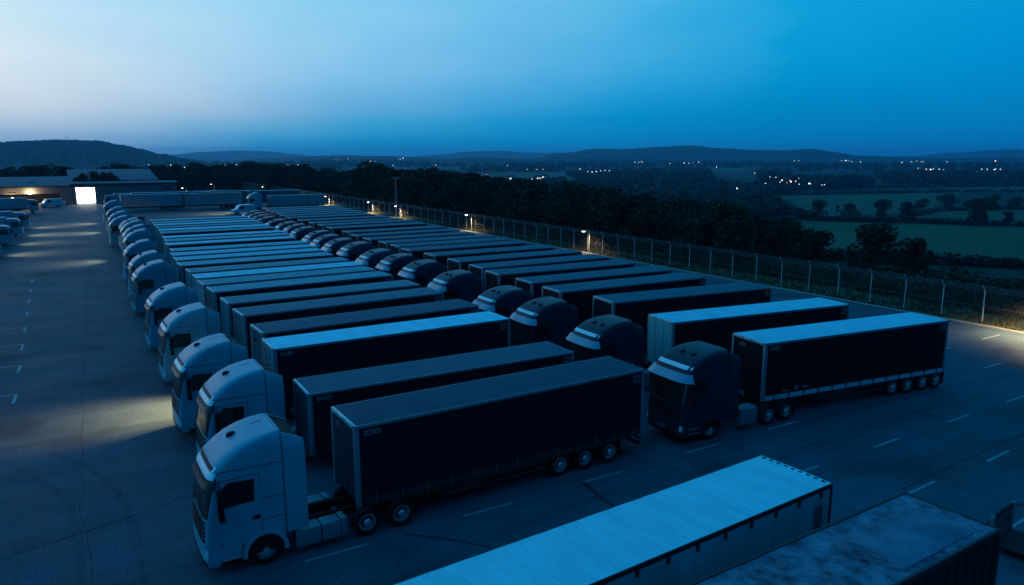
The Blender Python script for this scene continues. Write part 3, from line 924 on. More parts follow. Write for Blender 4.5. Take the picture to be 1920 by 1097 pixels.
# ---- far left group facing right
def rigid_truck(x, y, label, group, flip=False, H=3.3):
    r = empty('box_truck', (x, y, 0), R(180) if flip else 0)
    tag(r, label, 'lorry', group)
    prof = [(0.06, .38), (0, .55), (0, 1.25), (.05, 1.6), (.30, 2.62), (.55, 2.86), (1.0, 2.95), (2.15, 2.98), (2.15, .62), (1.5, .62), (1.5, .38)]
    rows = []
    for yy, k in ((-1.2, .05), (-1.12, 0), (1.12, 0), (1.2, .05)): rows.append([(max(a, k), yy, b - (k if b > 2 else 0)) for a, b in prof])
    b = MB().grid([q + [q[0]] for q in rows], 'cab_paint')
    b.add(rows[0], [tuple(range(len(prof)))], 'cab_paint'); b.add(rows[-1], [tuple(range(len(prof)))], 'cab_paint')
    cab = b.build('cab', r, 30, ctone(.40))
    MB().shell([[(.045, -1.05, 1.62), (.045, 1.05, 1.62)], [(.285, -1.05, 2.60), (.285, 1.05, 2.60)]], [[(.09, -1.05, 1.60), (.09, 1.05, 1.60)], [(.33, -1.05, 2.58), (.33, 1.05, 2.58)]], 'screen_glass').build('windscreen', cab)
    for q in range(3): MB().box(-.02, .05, -.7, .7, .75 + q * .16, .85 + q * .16, 'black').build('grille_slot', cab)
    for sg in (-1, 1):
        MB().prism([(.42, 1.65), (1.45, 1.65), (1.45, 2.45), (.60, 2.45)], sg * 1.19, sg * 1.212, 'glass').build('side_window', cab)
        MB().box(-.03, .06, sg * .78, sg * 1.10, .62, .86, 'lens', .02).build('headlight', cab)
        MB().box(.0, .14, sg * 1.30, sg * 1.50, 1.65, 2.35, 'black', .03).build('mirror', cab)
    bx = MB(); bx.box(2.3, 9.6, -1.22, 1.22, 1.02, H, 'panel', .03)
    for q in range(15): 
        for sg in (-1, 1): bx.box(2.55 + q * .48, 2.59 + q * .48, sg * 1.22, sg * 1.235, 1.1, H - .12, 'panel')
    bo = bx.build('cargo_box', r, 30, tone(.42))
    MB().box(2.35, 9.55, -1.18, 1.18, H + .001, H + .03, 'roof_sheet').build('roof_panel', bo, 30, tone(.55))
    ch = MB()
    for sg in (-1, 1): ch.box(1.4, 9.4, sg * .4, sg * .5, .7, 1.0, 'chassis'); ch.box(3.3, 6.0, sg * 1.1, sg * 1.16, .5, .95, 'rail_dark')
    ch.build('chassis', r)
    for sg in (-1, 1):
        for xx in (1.25, 6.9, 8.1): wheel_proto((xx, sg * 1.05, .48), sg, r, False, .48, xx > 2)
    return r
for k, (x, y) in enumerate([(-6.9, 119.0), (-6.0, 133.0), (-5.1, 147.0), (-4.6, 162.0)]):
    rigid_truck(x, y, 'white box lorry facing right at the left edge, %s' % ['nearest of four, barely in frame', 'second of four', 'third of four', 'farthest of four'][k], 'white box lorries at the left edge', True, 3.2)

# ---- foreground trailers seen from above
nb = place('near_box', 'semi_trailer', 'trailer', 'box trailer with bright pale roof and ribbed white side, foreground', None, 4.85, 12.72, 2.6, roof=(.24, .72, .76), side=(.26, .48, .54),
           skip={'front_trim', 'front_plate'})
for c in nb.children:
    if c.name.startswith('trailer_body'):
        for g in c.children:
            if g.name.startswith('top_rail'):
                g.data = g.data.copy(); g.data.materials.clear(); g.data.materials.append(M['rail_dark'])
            if g.name.startswith('corner_post'):
                g.data = g.data.copy(); g.data.materials.clear(); g.data.materials.append(M['rail_dark'])
        br = MB(); dots = MB()
        for k in range(13):
            x = -.6 + k * 1.02
            for sgn in (-1, 1): MB().box(x - .05, x + .05, sgn * 1.24, sgn * 1.275, 3.70, 3.90, 'rail_dark', .01).build('roof_bracket', c)
        for k in range(9):
            y = -1.02 + k * .255
            MB().box(12.02, 12.10, y - .045, y + .045, 4.0, 4.025, 'mark').build('roof_stud', c)
        vt = MB(); vt.box(11.35, 11.75, -1.262, -1.245, 2.75, 3.55, 'rail')
        for k in range(7): vt.box(11.38, 11.72, -1.27, -1.26, 2.80 + .1 * k, 2.84 + .1 * k, 'mark')
        vt.build('side_vent', c)

def old_trailer():
    r = empty('semi_trailer', (13.2, 9.36, 0), R(0.9))
    r.scale = (1, .965, 1)
    tag(r, 'trailer with stained patchy roof and very dark side, bottom right corner', 'trailer')
    x0, x1, H = -7.0, 6.35, 4.0
    b = MB()
    b.box(x0, x1, -1.28, 1.28, 1.1, H - .16, 'rust')
    for k in range(30):
        x = x0 + .25 + k * .445
        for s in (-1, 1): b.box(x, x + .2, s * 1.28, s * 1.305, 1.2, H - .2, 'rust')
    body = b.build('trailer_body', r)
    t = MB(); rows_o, rows_i = [], []
    for i in range(40):
        x = x0 + .06 + (x1 - x0 - .12) * i / 39
        rows_o.append([(x, -1.22 + 2.44 * j / 10, H - .03 + .014 * noise.noise(Vector((x * .9, j * .7, 3)))) for j in range(11)])
        rows_i.append([(x, -1.22 + 2.44 * j / 10, H - .15) for j in range(11)])
    t.shell(rows_o, rows_i, 'old_roof')
    t.build('roof_panel', body, 50, (.13, .20, .26))
    sm = MB()
    sm.box(x0 + 9.6, x0 + 12.6, -1.0, .7, H - .05, H - .012, 'patch', .003)
    sm.build('roof_patch', body)
    e = MB()
    for s in (-1, 1): e.box(x0, x1, s * 1.22, s * 1.31, H - .16, H, 'rail_dark', .015)
    for x in (x0, x1 - .07): e.box(x, x + .07, -1.215, 1.215, H - .16, H - .002, 'rail_dark', .012)
    e.build('edge_rail', body)
    for s in (-1, 1):
        MB().box(x1 - .12, x1 + .03, s * 1.2, s * 1.33, .95, H - .17, 'rail_dark', .015).build('corner_post', body)
    dr = MB()
    for s in (-1, 1):
        dr.box(x1 + .004, x1 + .05, s * .01, s * 1.18, 1.12, H - .2, 'rail_dark')
        for y in (.3, .85): dr.tube([(x1 + .08, s * y, 1.1), (x1 + .08, s * y, H - .25)], .025, 'tank', 6)
    dr.build('rear_door', body)
    c = MB()
    for y in (-.48, .48): c.box(x0 + 1, x1 - .1, y - .06, y + .06, .8, 1.08, 'chassis')
    c.build('trailer_chassis', r)
    for s in (-1, 1):
        for x in (2.3, 3.6, 4.9): wheel_proto((x, s * 1.2, .51), s, r, False, .51, True)
old_trailer()

def stillage():
    r = empty('steel_stillage', (27.0, 10.6, 0), R(6))
    tag(r, 'dark steel post stillage of upright bars beside the stained trailer', 'stillage')
    p = MB()
    for x in (-.9, .9):
        for y in (-.7, .7): p.box(x - .06, x + .06, y - .06, y + .06, 0, 1.25, 'tank', .01)
    p.build('post', r)
    for y in (-.7, .7):
        b = MB()
        for k in range(11):
            x = -.8 + k * .16
            b.tube([(x, y, .2), (x, y, 1.2)], .018, 'chassis', 6)
        for z in (.2, .7, 1.2): b.tube([(-.85, y, z), (.85, y, z)], .025, 'chassis', 6)
        b.build('side_bars', r)
    MB().box(-.84, .84, -.64, .64, .18, .26, 'chassis').build('base', r)
stillage()

# ------------------------------------------------------------------ far yard vehicles
for k, (x, y, L) in enumerate([(12.9, 197.0, 0), (26.6, 196.0, 0)]):
    place('box_parked', 'semi_trailer', 'trailer', ['long pale box trailer parked crosswise behind the left row, left one', 'pale box trailer parked end to end right of the crosswise one'][k],
          'box trailers parked across the far yard', x, y, -.6, roof=tone(.45), skip=DETAIL2)
for k, (x, y) in enumerate([(16.0, 206.0), (30.5, 205.0), (43.0, 202.0)]):
    place('box_parked', 'semi_trailer', 'trailer', 'pale-roofed trailer in the back line of crosswise trailers, %s' % ['left end', 'middle', 'right end'][k],
          'box trailers parked across the far yard', x, y, -.6, roof=tone(.5), side=tone(.15), skip=DETAIL2)
place('lorry_box', 'articulated_lorry', 'lorry', 'white lorry with white box trailer standing alone across the far yard', None, 38.6, 183.5, ref='cab', roof=tone(.45), skip=DETAIL1, cab=ctone(.45), side=tone(.42))
rigid_truck(10.6, 219.0, 'white box lorry parked by the warehouse, half hidden behind the crosswise trailers', None)
rigid_truck(-3.6, 207.0, 'white box lorry in front of the open warehouse bay at far left', None, True, 3.4)

def van(x, y, rz, label):
    r = empty('delivery_van', (x, y, 0), rz)
    tag(r, label, 'van')
    b = MB()
    prof = [(-2.5, .35), (-2.55, .8), (-2.45, 1.0), (-1.7, 1.15), (-1.1, 1.9), (-.8, 2.05), (2.3, 2.1), (2.5, 1.9), (2.5, .35)]
    outer = []
    for w, dz in ((.90, 0), (.96, 0)): pass
    rows = []
    for yy, sx in ((-.97, .985), (-.90, 1.0), (.90, 1.0), (.97, .985)):
        k = .96 if abs(yy) > .93 else 1
        rows.append([(px_ * sx, yy, .35 + (pz - .35) * k) for px_, pz in prof])
    b.grid(rows, 'white_body')
    b.add(rows[0], [tuple(range(len(prof)))], 'white_body'); b.add(rows[-1], [tuple(range(len(prof)))], 'white_body')
    n = len(prof)
    body = b.build('body', r)
    g = MB()
    g.add([(-1.66, -.82, 1.20), (-1.66, .82, 1.20), (-1.13, .78, 1.86), (-1.13, -.78, 1.86), (-1.60, -.82, 1.16), (-1.60, .82, 1.16), (-1.07, .78, 1.82), (-1.07, -.78, 1.82)],
          [(0, 1, 2, 3), (7, 6, 5, 4), (0, 4, 5, 1), (1, 5, 6, 2), (2, 6, 7, 3), (3, 7, 4, 0)], 'screen_glass')
    g.build('windscreen', body)
    for s in (-1, 1):
        MB().prism([(-1.3, 1.2), (-.2, 1.2), (-.2, 1.85), (-.95, 1.85)], s * .95, s * .985, 'glass').build('side_window', body)
        MB().box(-2.565, -2.47, s * .55, s * .88, .72, .95, 'lens', .02).build('headlight', body)
        for xx in (-1.6, 1.5): wheel_proto((xx, s * .93, .34), s, r, False, .34)
    MB().box(-2.57, -2.45, -.9, .9, .36, .6, 'black', .03).build('bumper', body)
    return r
van(36.4, 176.5, R(8), 'small white van standing left of the lone white lorry in the far yard')
van(-1.2, 226.0, R(20), 'white van in the mouth of the dark warehouse bay')

# ------------------------------------------------------------------ yard ground
def sheet(name, pts, z, m, kind='structure'):
    o = MB().add([(x, y, z) for x, y in pts], [tuple(range(len(pts)))], m).build(name, None, 0)
    return tag(o, kind=kind)
KERB = 61.2
sheet('yard_paving', [(-70, -60), (KERB, -60), (KERB, 302), (-70, 302)], 0.0, 'asphalt')
kb = MB().box(KERB, KERB + .18, -60, 302, -.3, .12, 'conc', .02)
tag(kb.build('kerb'), kind='structure')
# painted bay marks
pm = MB()
def dash(x0, y0, x1, y1, w=.13, z=.004):
    d = Vector((x1 - x0, y1 - y0)).normalized() * (w / 2)
    n = Vector((-d.y, d.x))
    k = 10
    L_, R_ = [], []
    for i in range(k + 1):
        t = i / k
        x, y = x0 + (x1 - x0) * t, y0 + (y1 - y0) * t
        j = rnd.uniform(.75, 1.05)
        L_.append((x + n.x * j, y + n.y * j, z)); R_.append((x - n.x * j, y - n.y * j, z))
    pm.grid([L_, R_], 'paint_mark')
for x in (-6.2, -.2, 5.9, 11.8, 17.4, 23.2, 28.8, 49.1, 55.0): dash(x, 22.75, x + 2.15, 22.72)
for x in (1, 7, 13, 19, 25, 31.1, 37.3, 43.3, 49.4, 55.4): dash(x, 18.68, x + 2.1, 18.7)
for x in (21.8, 27.8, 33.9, 40, 46.1, 52.2): dash(x, 15.1, x + 2.1, 15.2)
for x in (28.4, 34.5, 40.6): dash(x, 11.6, x + 2.1, 11.7)
for y in (26.7, 30.8, 34.9, 39, 43, 47, 51, 55): dash(56.8, y, 59.5, y)
dash(50.5, 26.7, 52.5, 26.7)
for y in (48.6, 55.4, 61.7, 68.0, 74.6, 81, 87.6, 94):
    dash(-14, y + .4, -2.9, y); dash(-2.95, y, -3.05, y - 1.8, .18)
tag(pm.build('road_markings', None, 0), kind='structure')
# tar filled cracks and joints
tr = MB()
def crack(pts, w):
    P_ = []
    for a, c in zip(pts, pts[1:]):
        a, c = Vector(a), Vector(c); n = max(3, int((c - a).length / .6))
        for k in range(n): P_.append(a.lerp(c, k / n))
    P_.append(Vector(pts[-1]))
    L_, R_ = [], []
    for i, p in enumerate(P_):
        t = (P_[min(i + 1, len(P_) - 1)] - P_[max(i - 1, 0)]).normalized()
        n = Vector((-t.y, t.x))
        q = p + n * .15 * noise.noise(Vector((p.x * .5, p.y * .5, 4)))
        j = w * (.55 + .6 * abs(noise.noise(Vector((p.x * 1.7, p.y * 1.7, 1)))))
        L_.append((*(q + n * j), .003)); R_.append((*(q - n * j), .003))
    tr.grid([L_, R_], 'tar')
G2 = lambda x, y: tuple(gnd(x, y).xy)
crack([(.2, 14), (-.3, 30.7), (.4, 51), (1.7, 79), (2.4, 118)], .015)
crack([(-14, 25.5), (-2.7, 28.2), (3.6, 29.9), (9, 31.2)], .04)
crack([G2(760, 1000), G2(860, 1015), G2(915, 1027), G2(990, 1062)], .09)
crack([G2(1090, 905), G2(1145, 945), G2(1200, 985)], .10)
crack([G2(1465, 812), G2(1520, 830), G2(1580, 848)], .09)
crack([G2(1640, 748), G2(1700, 772), G2(1770, 784)], .06)
crack([G2(1560, 897), G2(1720, 862), G2(1890, 824), G2(1990, 800)], .035)
crack([G2(1690, 920), G2(1744, 891), G2(1905, 820), G2(2000, 770)], .05)
crack([G2(1744, 891), G2(1820, 915), G2(1875, 940)], .03)
crack([G2(1850, 985), G2(1885, 955), G2(1912, 945), G2(1990, 955)], .12)
crack([(-6, 60), (-2.5, 44)], .018)
tag(tr.build('crack_sealant', None, 0), kind='structure')

SPOTS = [(280, 309), (320, 310, 1), (348, 314), (372, 313), (391, 316), (410, 309), (424, 309), (430, 309), (437, 309.5), (444, 309), (452, 309), (500, 310), (507, 310), (515, 310), (522, 310), (530, 309.5), (540, 310), (549, 310), (559, 310),
         (475, 328), (525, 325), (529, 333), (541, 334), (548, 334), (450, 331, 2), (629, 299), (653, 299), (693, 304), (697, 302), (702, 303), (747, 299), (757, 297), (752, 298.5), (735, 311), (818, 309), (913, 327, 2), (936, 336), (956, 335), (961, 335.5), (968, 336),
         (998, 336), (1003, 334), (1008, 332), (1013, 335), (1005, 337), (1024, 331), (953, 311), (989, 317), (1005, 317, 1), (1020, 317, 1), (1088, 317), (1104, 322), (1110, 322.5), (1118, 322), (1127, 320), (1134, 319.5), (1141, 320), (1190, 303.5), (1196, 304), (1200, 303), (1206, 304.5), (1256, 306),
         (1060, 352, 2), (1284, 305), (1291, 305.5), (1298, 305), (1308, 304.5), (1342, 314), (1380, 353), (1383, 352), (1415, 324), (1437, 343), (1443, 331), (1455, 332), (1462, 341, 1), (1468, 339), (1475, 342, 2), (1480, 338), (1485, 341, 1), (1493, 340), (1499, 335, 1), (1497, 345), (1516, 345), (1521, 344), (1541, 346), (1547, 346),
         (1490, 301.5), (1496, 301.5), (1578, 302), (1584, 301.5), (1590, 302), (1598, 302.5), (1612, 303), (1692, 305), (1711, 303), (1718, 302.5), (1725, 303), (1732, 303.5), (1723, 316), (1737, 317, 1), (1744, 317.5), (1751, 317.5), (1760, 318), (1768, 318), (1842, 317), (1850, 317.5), (1862, 318), (1868, 318), (1875, 318), (1866, 301, 1), (1775, 303.5)]
tyr = MB()
def tyre(pts, w=.28):
    P_ = []
    for k in range(len(pts) - 1):
        a, c = Vector(pts[k]), Vector(pts[k + 1])
        for q in range(8): P_.append(a.lerp(c, q / 8))
    L_, R_ = [], []
    for _ in range(3): P_ = [P_[0]] + [(P_[i - 1] + P_[i] * 2 + P_[i + 1]) / 4 for i in range(1, len(P_) - 1)] + [P_[-1]]
    for i, p in enumerate(P_):
        t = (P_[min(i + 1, len(P_) - 1)] - P_[max(i - 1, 0)]).normalized(); n = Vector((-t.y, t.x))
        L_.append((*(p + n * w / 2), .0018)); R_.append((*(p - n * w / 2), .0018))
    tyr.grid([L_, R_], 'tyre_mark')
for o_ in (0, 1.9):
    tyre([(-3.2 + o_, 38), (-1.8 + o_, 35), (-.7 + o_ * .9, 32), (-.4 + o_ * .9, 27), (-.8 + o_, 21)])
    tyre([(10, 19.8 + o_ * .4), (16, 19.4 + o_), (24, 19.9 + o_), (33, 20.6 + o_), (46, 19.6 + o_), (60, 17 + o_)], .34)
    tyre([(22.6 + o_, 14), (22.9 + o_, 18), (23.8 + o_, 22), (27 + o_, 24.2)], .3)
tag(tyr.build('tyre_marks', None, 0), kind='structure')
# ------------------------------------------------------------------ terrain
def sstep(a, c, x):
    t = max(0.0, min(1.0, (x - a) / (c - a)))
    return t * t * (3 - 2 * t)
def th(x, y):
    dr = max(0.0, x - 66.0)
    df = max(0.0, y - 340.0)
    z = -32 * (1 - math.exp(-dr / 230.0))
    zf = -32 * (1 - math.exp(-df / 420.0))
    z = min(z, zf)
    dl = sstep(60, 400, math.hypot(x, y))
    z += dl * 2.2 * noise.noise(Vector((x * .0032, y * .0032, 0)))
    z += sstep(900, 4000, math.hypot(x, y)) * 9 * (noise.noise(Vector((x * .0007, y * .0007, 7))) + .2)
    return z - .35 + (.30 if 61.3 < x < 67 else 0)
def hit(px, py, zoff=0.0):
    d = ray(px, py).normalized()
    t = 20.0
    p = Vector((0, 0, CAM_H))
    while t < 20000:
        q = p + d * t
        if q.z <= th(q.x, q.y) + zoff:
            lo, hi = t / 1.02 - .5, t
            for _ in range(24):
                mid = (lo + hi) / 2; q = p + d * mid
                if q.z <= th(q.x, q.y) + zoff: hi = mid
                else: lo = mid
            q = p + d * hi
            return Vector((q.x, q.y, th(q.x, q.y)))
        t = t * 1.02 + .5
    return None

tm = MB()
rad = [5.0]
while rad[-1] < 15000: rad.append(rad[-1] * 1.045 + .8)
azs = [R(-75 + 205 * k / 300) for k in range(301)]
rows = [[(r * math.sin(a), r * math.cos(a), th(r * math.sin(a), r * math.cos(a))) for a in azs] for r in rad]
tm.grid(rows, 'terrain')
azs2 = [R(130 + 155 * k / 40) for k in range(41)]
rows = [[(r * math.sin(a), r * math.cos(a), th(r * math.sin(a), r * math.cos(a))) for a in azs2] for r in rad]
tm.grid(rows, 'terrain')
tag(tm.build('terrain', None, 180), kind='structure')
# grass verge from kerb outwards
vg = MB()
rows = []
for i in range(120):
    y = -20 + i * 2.75
    rows.append([(x, y, th(x, y) + .12 + .10 * noise.noise(Vector((x * .8, y * .8, 2)))) for x in (KERB + .19, 62.5, 64, 66, 68.5, 71, 74)])
vg.grid(rows, 'verge')
tag(vg.build('grass_verge', None, 180), kind='structure')
# tufts of rough grass along the verge
gt = MB()
for k in range(5200):
    y = rnd.uniform(16, 130) if k % 4 else rnd.uniform(16, 300); x = KERB + .35 + abs(rnd.gauss(0, 2.6))
    if x > 73: continue
    h = rnd.uniform(.12, .5) * (0.6 if x < 62.3 else 1.0); a = rnd.uniform(0, 3.14); w = rnd.uniform(.04, .16)
    z = th(x, y) + .08
    dx, dy = math.cos(a) * w, math.sin(a) * w; lx, ly = rnd.uniform(-.15, .15), rnd.uniform(-.15, .15)
    gt.add([(x - dx, y - dy, z), (x + dx, y + dy, z), (x + lx, y + ly, z + h)], [(0, 1, 2)], 'leaf2')
tag(gt.build('verge_grass_tufts', None, 0, fix=False), 'rough grass tufts growing along the kerb and fence', 'grass', kind='stuff')

# fields
def field(name, q, m, n=16, off=.35):
    P_ = [hit(*c) for c in q]
    if any(p is None for p in P_): return
    rows = []
    for i in range(n + 1):
        a = P_[0].lerp(P_[3], i / n); c = P_[1].lerp(P_[2], i / n)
        row = []
        for j in range(n + 1):
            p = a.lerp(c, j / n)
            row.append((p.x, p.y, th(p.x, p.y) + off))
        rows.append(row)
    tag(MB().grid(rows, m).build(name, None, 180), kind='structure')
field('field', [(1470, 413), (2060, 428), (2100, 506), (1500, 482)], 'field', 30)
field('field', [(1430, 368), (1800, 361), (1790, 392), (1490, 408)], 'field', 24)
field('field', [(1700, 398), (2050, 392), (2060, 416), (1690, 411)], 'field', 20)
field('field', [(1615, 354), (2020, 350), (2020, 362), (1820, 361)], 'field', 18)
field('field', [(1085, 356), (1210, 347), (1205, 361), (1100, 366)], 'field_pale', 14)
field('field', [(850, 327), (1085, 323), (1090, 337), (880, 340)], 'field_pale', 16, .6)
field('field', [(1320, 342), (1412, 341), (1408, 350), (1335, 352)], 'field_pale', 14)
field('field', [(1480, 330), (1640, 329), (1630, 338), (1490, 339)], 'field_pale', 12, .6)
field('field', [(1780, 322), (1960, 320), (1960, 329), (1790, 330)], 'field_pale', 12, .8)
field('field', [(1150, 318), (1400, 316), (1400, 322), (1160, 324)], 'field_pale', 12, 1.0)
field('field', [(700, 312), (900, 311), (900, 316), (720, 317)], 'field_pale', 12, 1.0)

# hills
def hill(name, pts, dist, depth, m, rough=3.0, base=-40, seed=0, fine=True):
    """pts: (px, py) skyline; a ridge of real depth at that distance"""
    x0, x1 = pts[0][0], pts[-1][0]
    n = 220; rows = []
    nr = 14
    prof = []
    for i in range(n + 1):
        px = x0 + (x1 - x0) * i / n
        for a, c in zip(pts, pts[1:]):
            if px <= c[0]:
                t = (px - a[0]) / (c[0] - a[0]); t = t * t * (3 - 2 * t); py = a[1] + (c[1] - a[1]) * t; break
        d = ray(px, py); h = math.hypot(d.x, d.y)
        prof.append((d.x / h, d.y / h, CAM_H + dist * d.z / h))
    for k in range(nr + 1):
        u = k / nr
        r = dist - depth + 2 * depth * u
        sh = math.sin(math.pi * u) ** .8 if u <= .5 else math.sin(math.pi * u)
        row = []
        for i, (dx, dy, zt) in enumerate(prof):
            x, y = dx * r, dy * r
            z = base + (zt - base) * sh + (rough * noise.noise(Vector((x * .006, y * .006, seed))) + (rough * .5 * noise.noise(Vector((x * .03, y * .03, seed))) if fine else 0)) * sh
            row.append((x, y, z))
        rows.append(row)
    tag(MB().grid(rows, m).build(name, None, 180), kind='structure')
    return rows
wood_hill = hill('wooded_hill', [(-420, 276), (-250, 272), (0, 271), (60, 268), (110, 266), (180, 267), (230, 276), (262, 283), (300, 292), (350, 302), (420, 312)], 3000, 850, 'hill', 4, -40, 1)
hill('far_hill', [(250, 306), (310, 291), (380, 285), (450, 282.5), (510, 284), (550, 289), (620, 297)], 9000, 1500, 'hill', 8, -45, 2, False)
hill('far_hill', [(400, 303), (520, 296), (600, 292), (680, 292), (780, 294), (860, 299), (980, 306)], 4300, 900, 'hill', 6, -45, 3, False)
hill('far_hill', [(720, 300), (820, 290), (880, 284), (930, 282.5), (985, 285.5), (1040, 287), (1120, 300)], 8800, 1500, 'hill', 8, -45, 4, False)
hill('low_hill', [(760, 308), (830, 299), (890, 295), (960, 297), (1040, 304), (1120, 310)], 3300, 600, 'hill', 4, -45, 5)
hill('ridge_hill', [(930, 308), (1000, 297), (1050, 287), (1110, 280), (1180, 279), (1240, 275), (1290, 273.5), (1350, 277), (1410, 282), (1470, 282), (1520, 280), (1560, 285), (1620, 292), (1720, 296), (1800, 301)], 4700, 1100, 'hill', 6, -45, 6, False)
hill('far_hill', [(1560, 300), (1700, 293), (1800, 286), (1850, 282), (1900, 280), (1980, 283), (2100, 286), (2300, 300)], 9200, 1500, 'hill', 8, -45, 7, False)
hill('low_hill', [(1500, 308), (1620, 301), (1760, 297), (1900, 296), (2050, 299), (2300, 304)], 4200, 700, 'hill', 5, -45, 8)
def seen_point(px, py):
    dg_ = bpy.context.evaluated_depsgraph_get()
    d = ray(px, py).normalized()
    ok, loc, nor, _i, ob, _m = scene.ray_cast(dg_, Vector((0, 0, CAM_H)) + d * 330, d, distance=20000)
    return loc - d * (loc - Vector((0, 0, CAM_H))).length * .035 if ok else None
bpy.context.view_layer.update()
exec_spots = []
for s in SPOTS: exec_spots.append((s, seen_point(s[0] + rnd.uniform(-2, 2), s[1] + rnd.uniform(-.9, .9))))
# ------------------------------------------------------------------ trees
def tree_mesh(seed, h, w, n, leaf, m='leaf', low=.18):
    r = random.Random(seed)
    cr = MB()
    lumps = []
    for k in range(17):
        a = r.uniform(0, 6.28); q = r.uniform(0, .62) ** .8
        zc = h * r.uniform(low + .14, .87)
        lim = math.sin(math.pi * min(.98, max(.06, (zc / h - low) / (1.06 - low)))) ** .6
        lumps.append((math.cos(a) * q * w * .5 * lim * 1.3, math.sin(a) * q * w * .5 * lim * 1.3, zc, w * r.uniform(.15, .27)))
    for _ in range(n):
        lx, ly, lz, lr = lumps[r.randrange(len(lumps))]
        while True:
            p = Vector((r.uniform(-1, 1), r.uniform(-1, 1), r.uniform(-1, 1)))
            if .25 < p.length < 1: break
        if r.random() < .75: p = p.normalized() * r.uniform(.8, 1.05)
        c = Vector((lx, ly, lz)) + Vector((p.x * lr, p.y * lr, p.z * lr * .85))
        if c.z < h * low * .5: continue
        u = Vector((r.uniform(-1, 1), r.uniform(-1, 1), r.uniform(-.6, .6))).normalized()
        v = u.cross(Vector((r.uniform(-1, 1), r.uniform(-1, 1), r.uniform(-1, 1)))).normalized()
        s = leaf * r.uniform(.6, 1.3)
        cr.add([c - u * s - v * s * .5, c + u * s * .2 - v * s * .7, c + u * s + v * s * .35, c - u * s * .3 + v * s * .7], [(0, 1, 2, 3)], m)
    tk = MB()
    tk.tube([(0, 0, -.8), (.04, .02, h * .25), (-.05, .06, h * .5), (.06, 0, h * .78)], .035 * h * .8, 'bark', 8, .006 * h)
    for k in range(7):
        lx, ly, lz, lr = lumps[k]
        z0 = h * r.uniform(.22, .42)
        tk.tube([(0, 0, z0), (lx * .5, ly * .5, (z0 + lz) / 2 + .1), (lx, ly, lz)], .012 * h, 'bark', 5, .003 * h)
    return cr, tk
TREES = []
for k in range(5):
    cr, tk = tree_mesh(20 + k, 10, [8, 9, 7, 9.5, 6.5][k], 3600, .28, 'leaf' if k % 2 == 0 else 'leaf2', -.02)
    c = cr.build('crown', None, 0, fix=False); t = tk.build('trunk', None)
    both = MB()
    both.v, both.f, both.m, both.mats = cr.v + tk.v, cr.f + [tuple(len(cr.v) + i for i in f) for f in tk.f], [0] * len(cr.f) + [1] * len(tk.f), [cr.mats[0], 'bark']
    w = both.build('woodland_tree', None, 0, fix=False)
    TREES.append((c.data, t.data, w.data))
    for o in (c, t, w): bpy.data.objects.remove(o)
SHRUB = []
for k in range(3):
    cr, tk = tree_mesh(50 + k, 2.6, 3.4, 750, .15, 'leaf2' if k == 1 else 'leaf', .0)
    o = cr.build('shrub', None, 0, fix=False)
    SHRUB.append(o.data); bpy.data.objects.remove(o)

def put_tree(x, y, h, wf, label, group=None, parts=True, k=None, z=None):
    k = rnd.randrange(5) if k is None else k
    z = th(x, y) if z is None else z
    s = h / 10
    if parts:
        e = empty('tree', (x, y, z), rnd.uniform(0, 6.28)); e.scale = (s * wf, s * wf, s)
        c = bpy.data.objects.new('crown', TREES[k][0]); COL.objects.link(c); c.parent = e
        t = bpy.data.objects.new('trunk', TREES[k][1]); COL.objects.link(t); t.parent = e
    else:
        e = bpy.data.objects.new('tree', TREES[k][2]); COL.objects.link(e)
        e.location = (x, y, z); e.rotation_euler = (0, 0, rnd.uniform(0, 6.28)); e.scale = (s * wf, s * wf, s)
    tag(e, label, 'tree', group)
    return e
def px_tree(px, base, top, wf, label, group=None, k=None):
    p = hit(px, base)
    d = ray(px, top); hh = math.hypot(p.x, p.y)
    zt = CAM_H + hh * d.z / math.hypot(d.x, d.y)
    return put_tree(p.x, p.y, max(2.0, zt - p.z) * 1.02, wf, label, group, True, k)
def at_r(px, r):
    d = ray(px, 400); h = math.hypot(d.x, d.y)
    return d.x / h * r, d.y / h * r
# lone trees behind the fence on the right
for px, r, top, wf, lab, k in [
        (1650, 112, 421, 1.15, 'large round dark tree behind the fence, alone against the pasture', 1),
        (1724, 106, 444, .9, 'smaller pointed tree just right of the large round tree by the pasture', 2),
        (1532, 101, 429, .95, 'round tree ending the wood behind the fence, left of the pasture', 0)]:
    x, y = at_r(px, r); d = ray(px, top); zt = CAM_H + r * d.z / math.hypot(d.x, d.y)
    put_tree(x, y, zt - th(x, y), wf, lab, None, True, k)
# hedge trees in the pasture
for px, b, t, wf, lab, k in [
        (1508, 414, 388, 1.2, 'low bushy tree at the left end of the pasture hedge', 3), (1532, 414, 375, 1.1, 'tall round tree near the left end of the pasture hedge', 0),
        (1569, 398, 384, .9, 'tiny lone tree standing in the open pasture', 4), (1592, 415, 383, 1.2, 'broad round tree in the middle of the pasture hedge', 1),
        (1653, 415, 374, .95, 'tall oval tree in the pasture hedge, framed by open field', 0), (1700, 416, 378, 1.1, 'dark dense tree right of the oval tree in the hedge', 2),
        (1725, 392, 371, 1.5, 'wide tree at the start of the upper hedge', 3), (1776, 391, 364, 1.6, 'broadest tree of the upper hedge below the far fields', 1),
        (1835, 424, 371, 1.25, 'biggest dark tree of the right pasture hedge', 0), (1862, 392, 363, 1.0, 'pointed tree sticking up above the right hedge', 4),
        (1888, 424, 396, 1.1, 'ragged low tree right of the biggest hedge tree', 2), (1900, 390, 368, 1.4, 'round tree at the right edge by the upper field', 3)]:
    px_tree(px, b, t, wf, lab, 'hedge trees around the pasture', k)
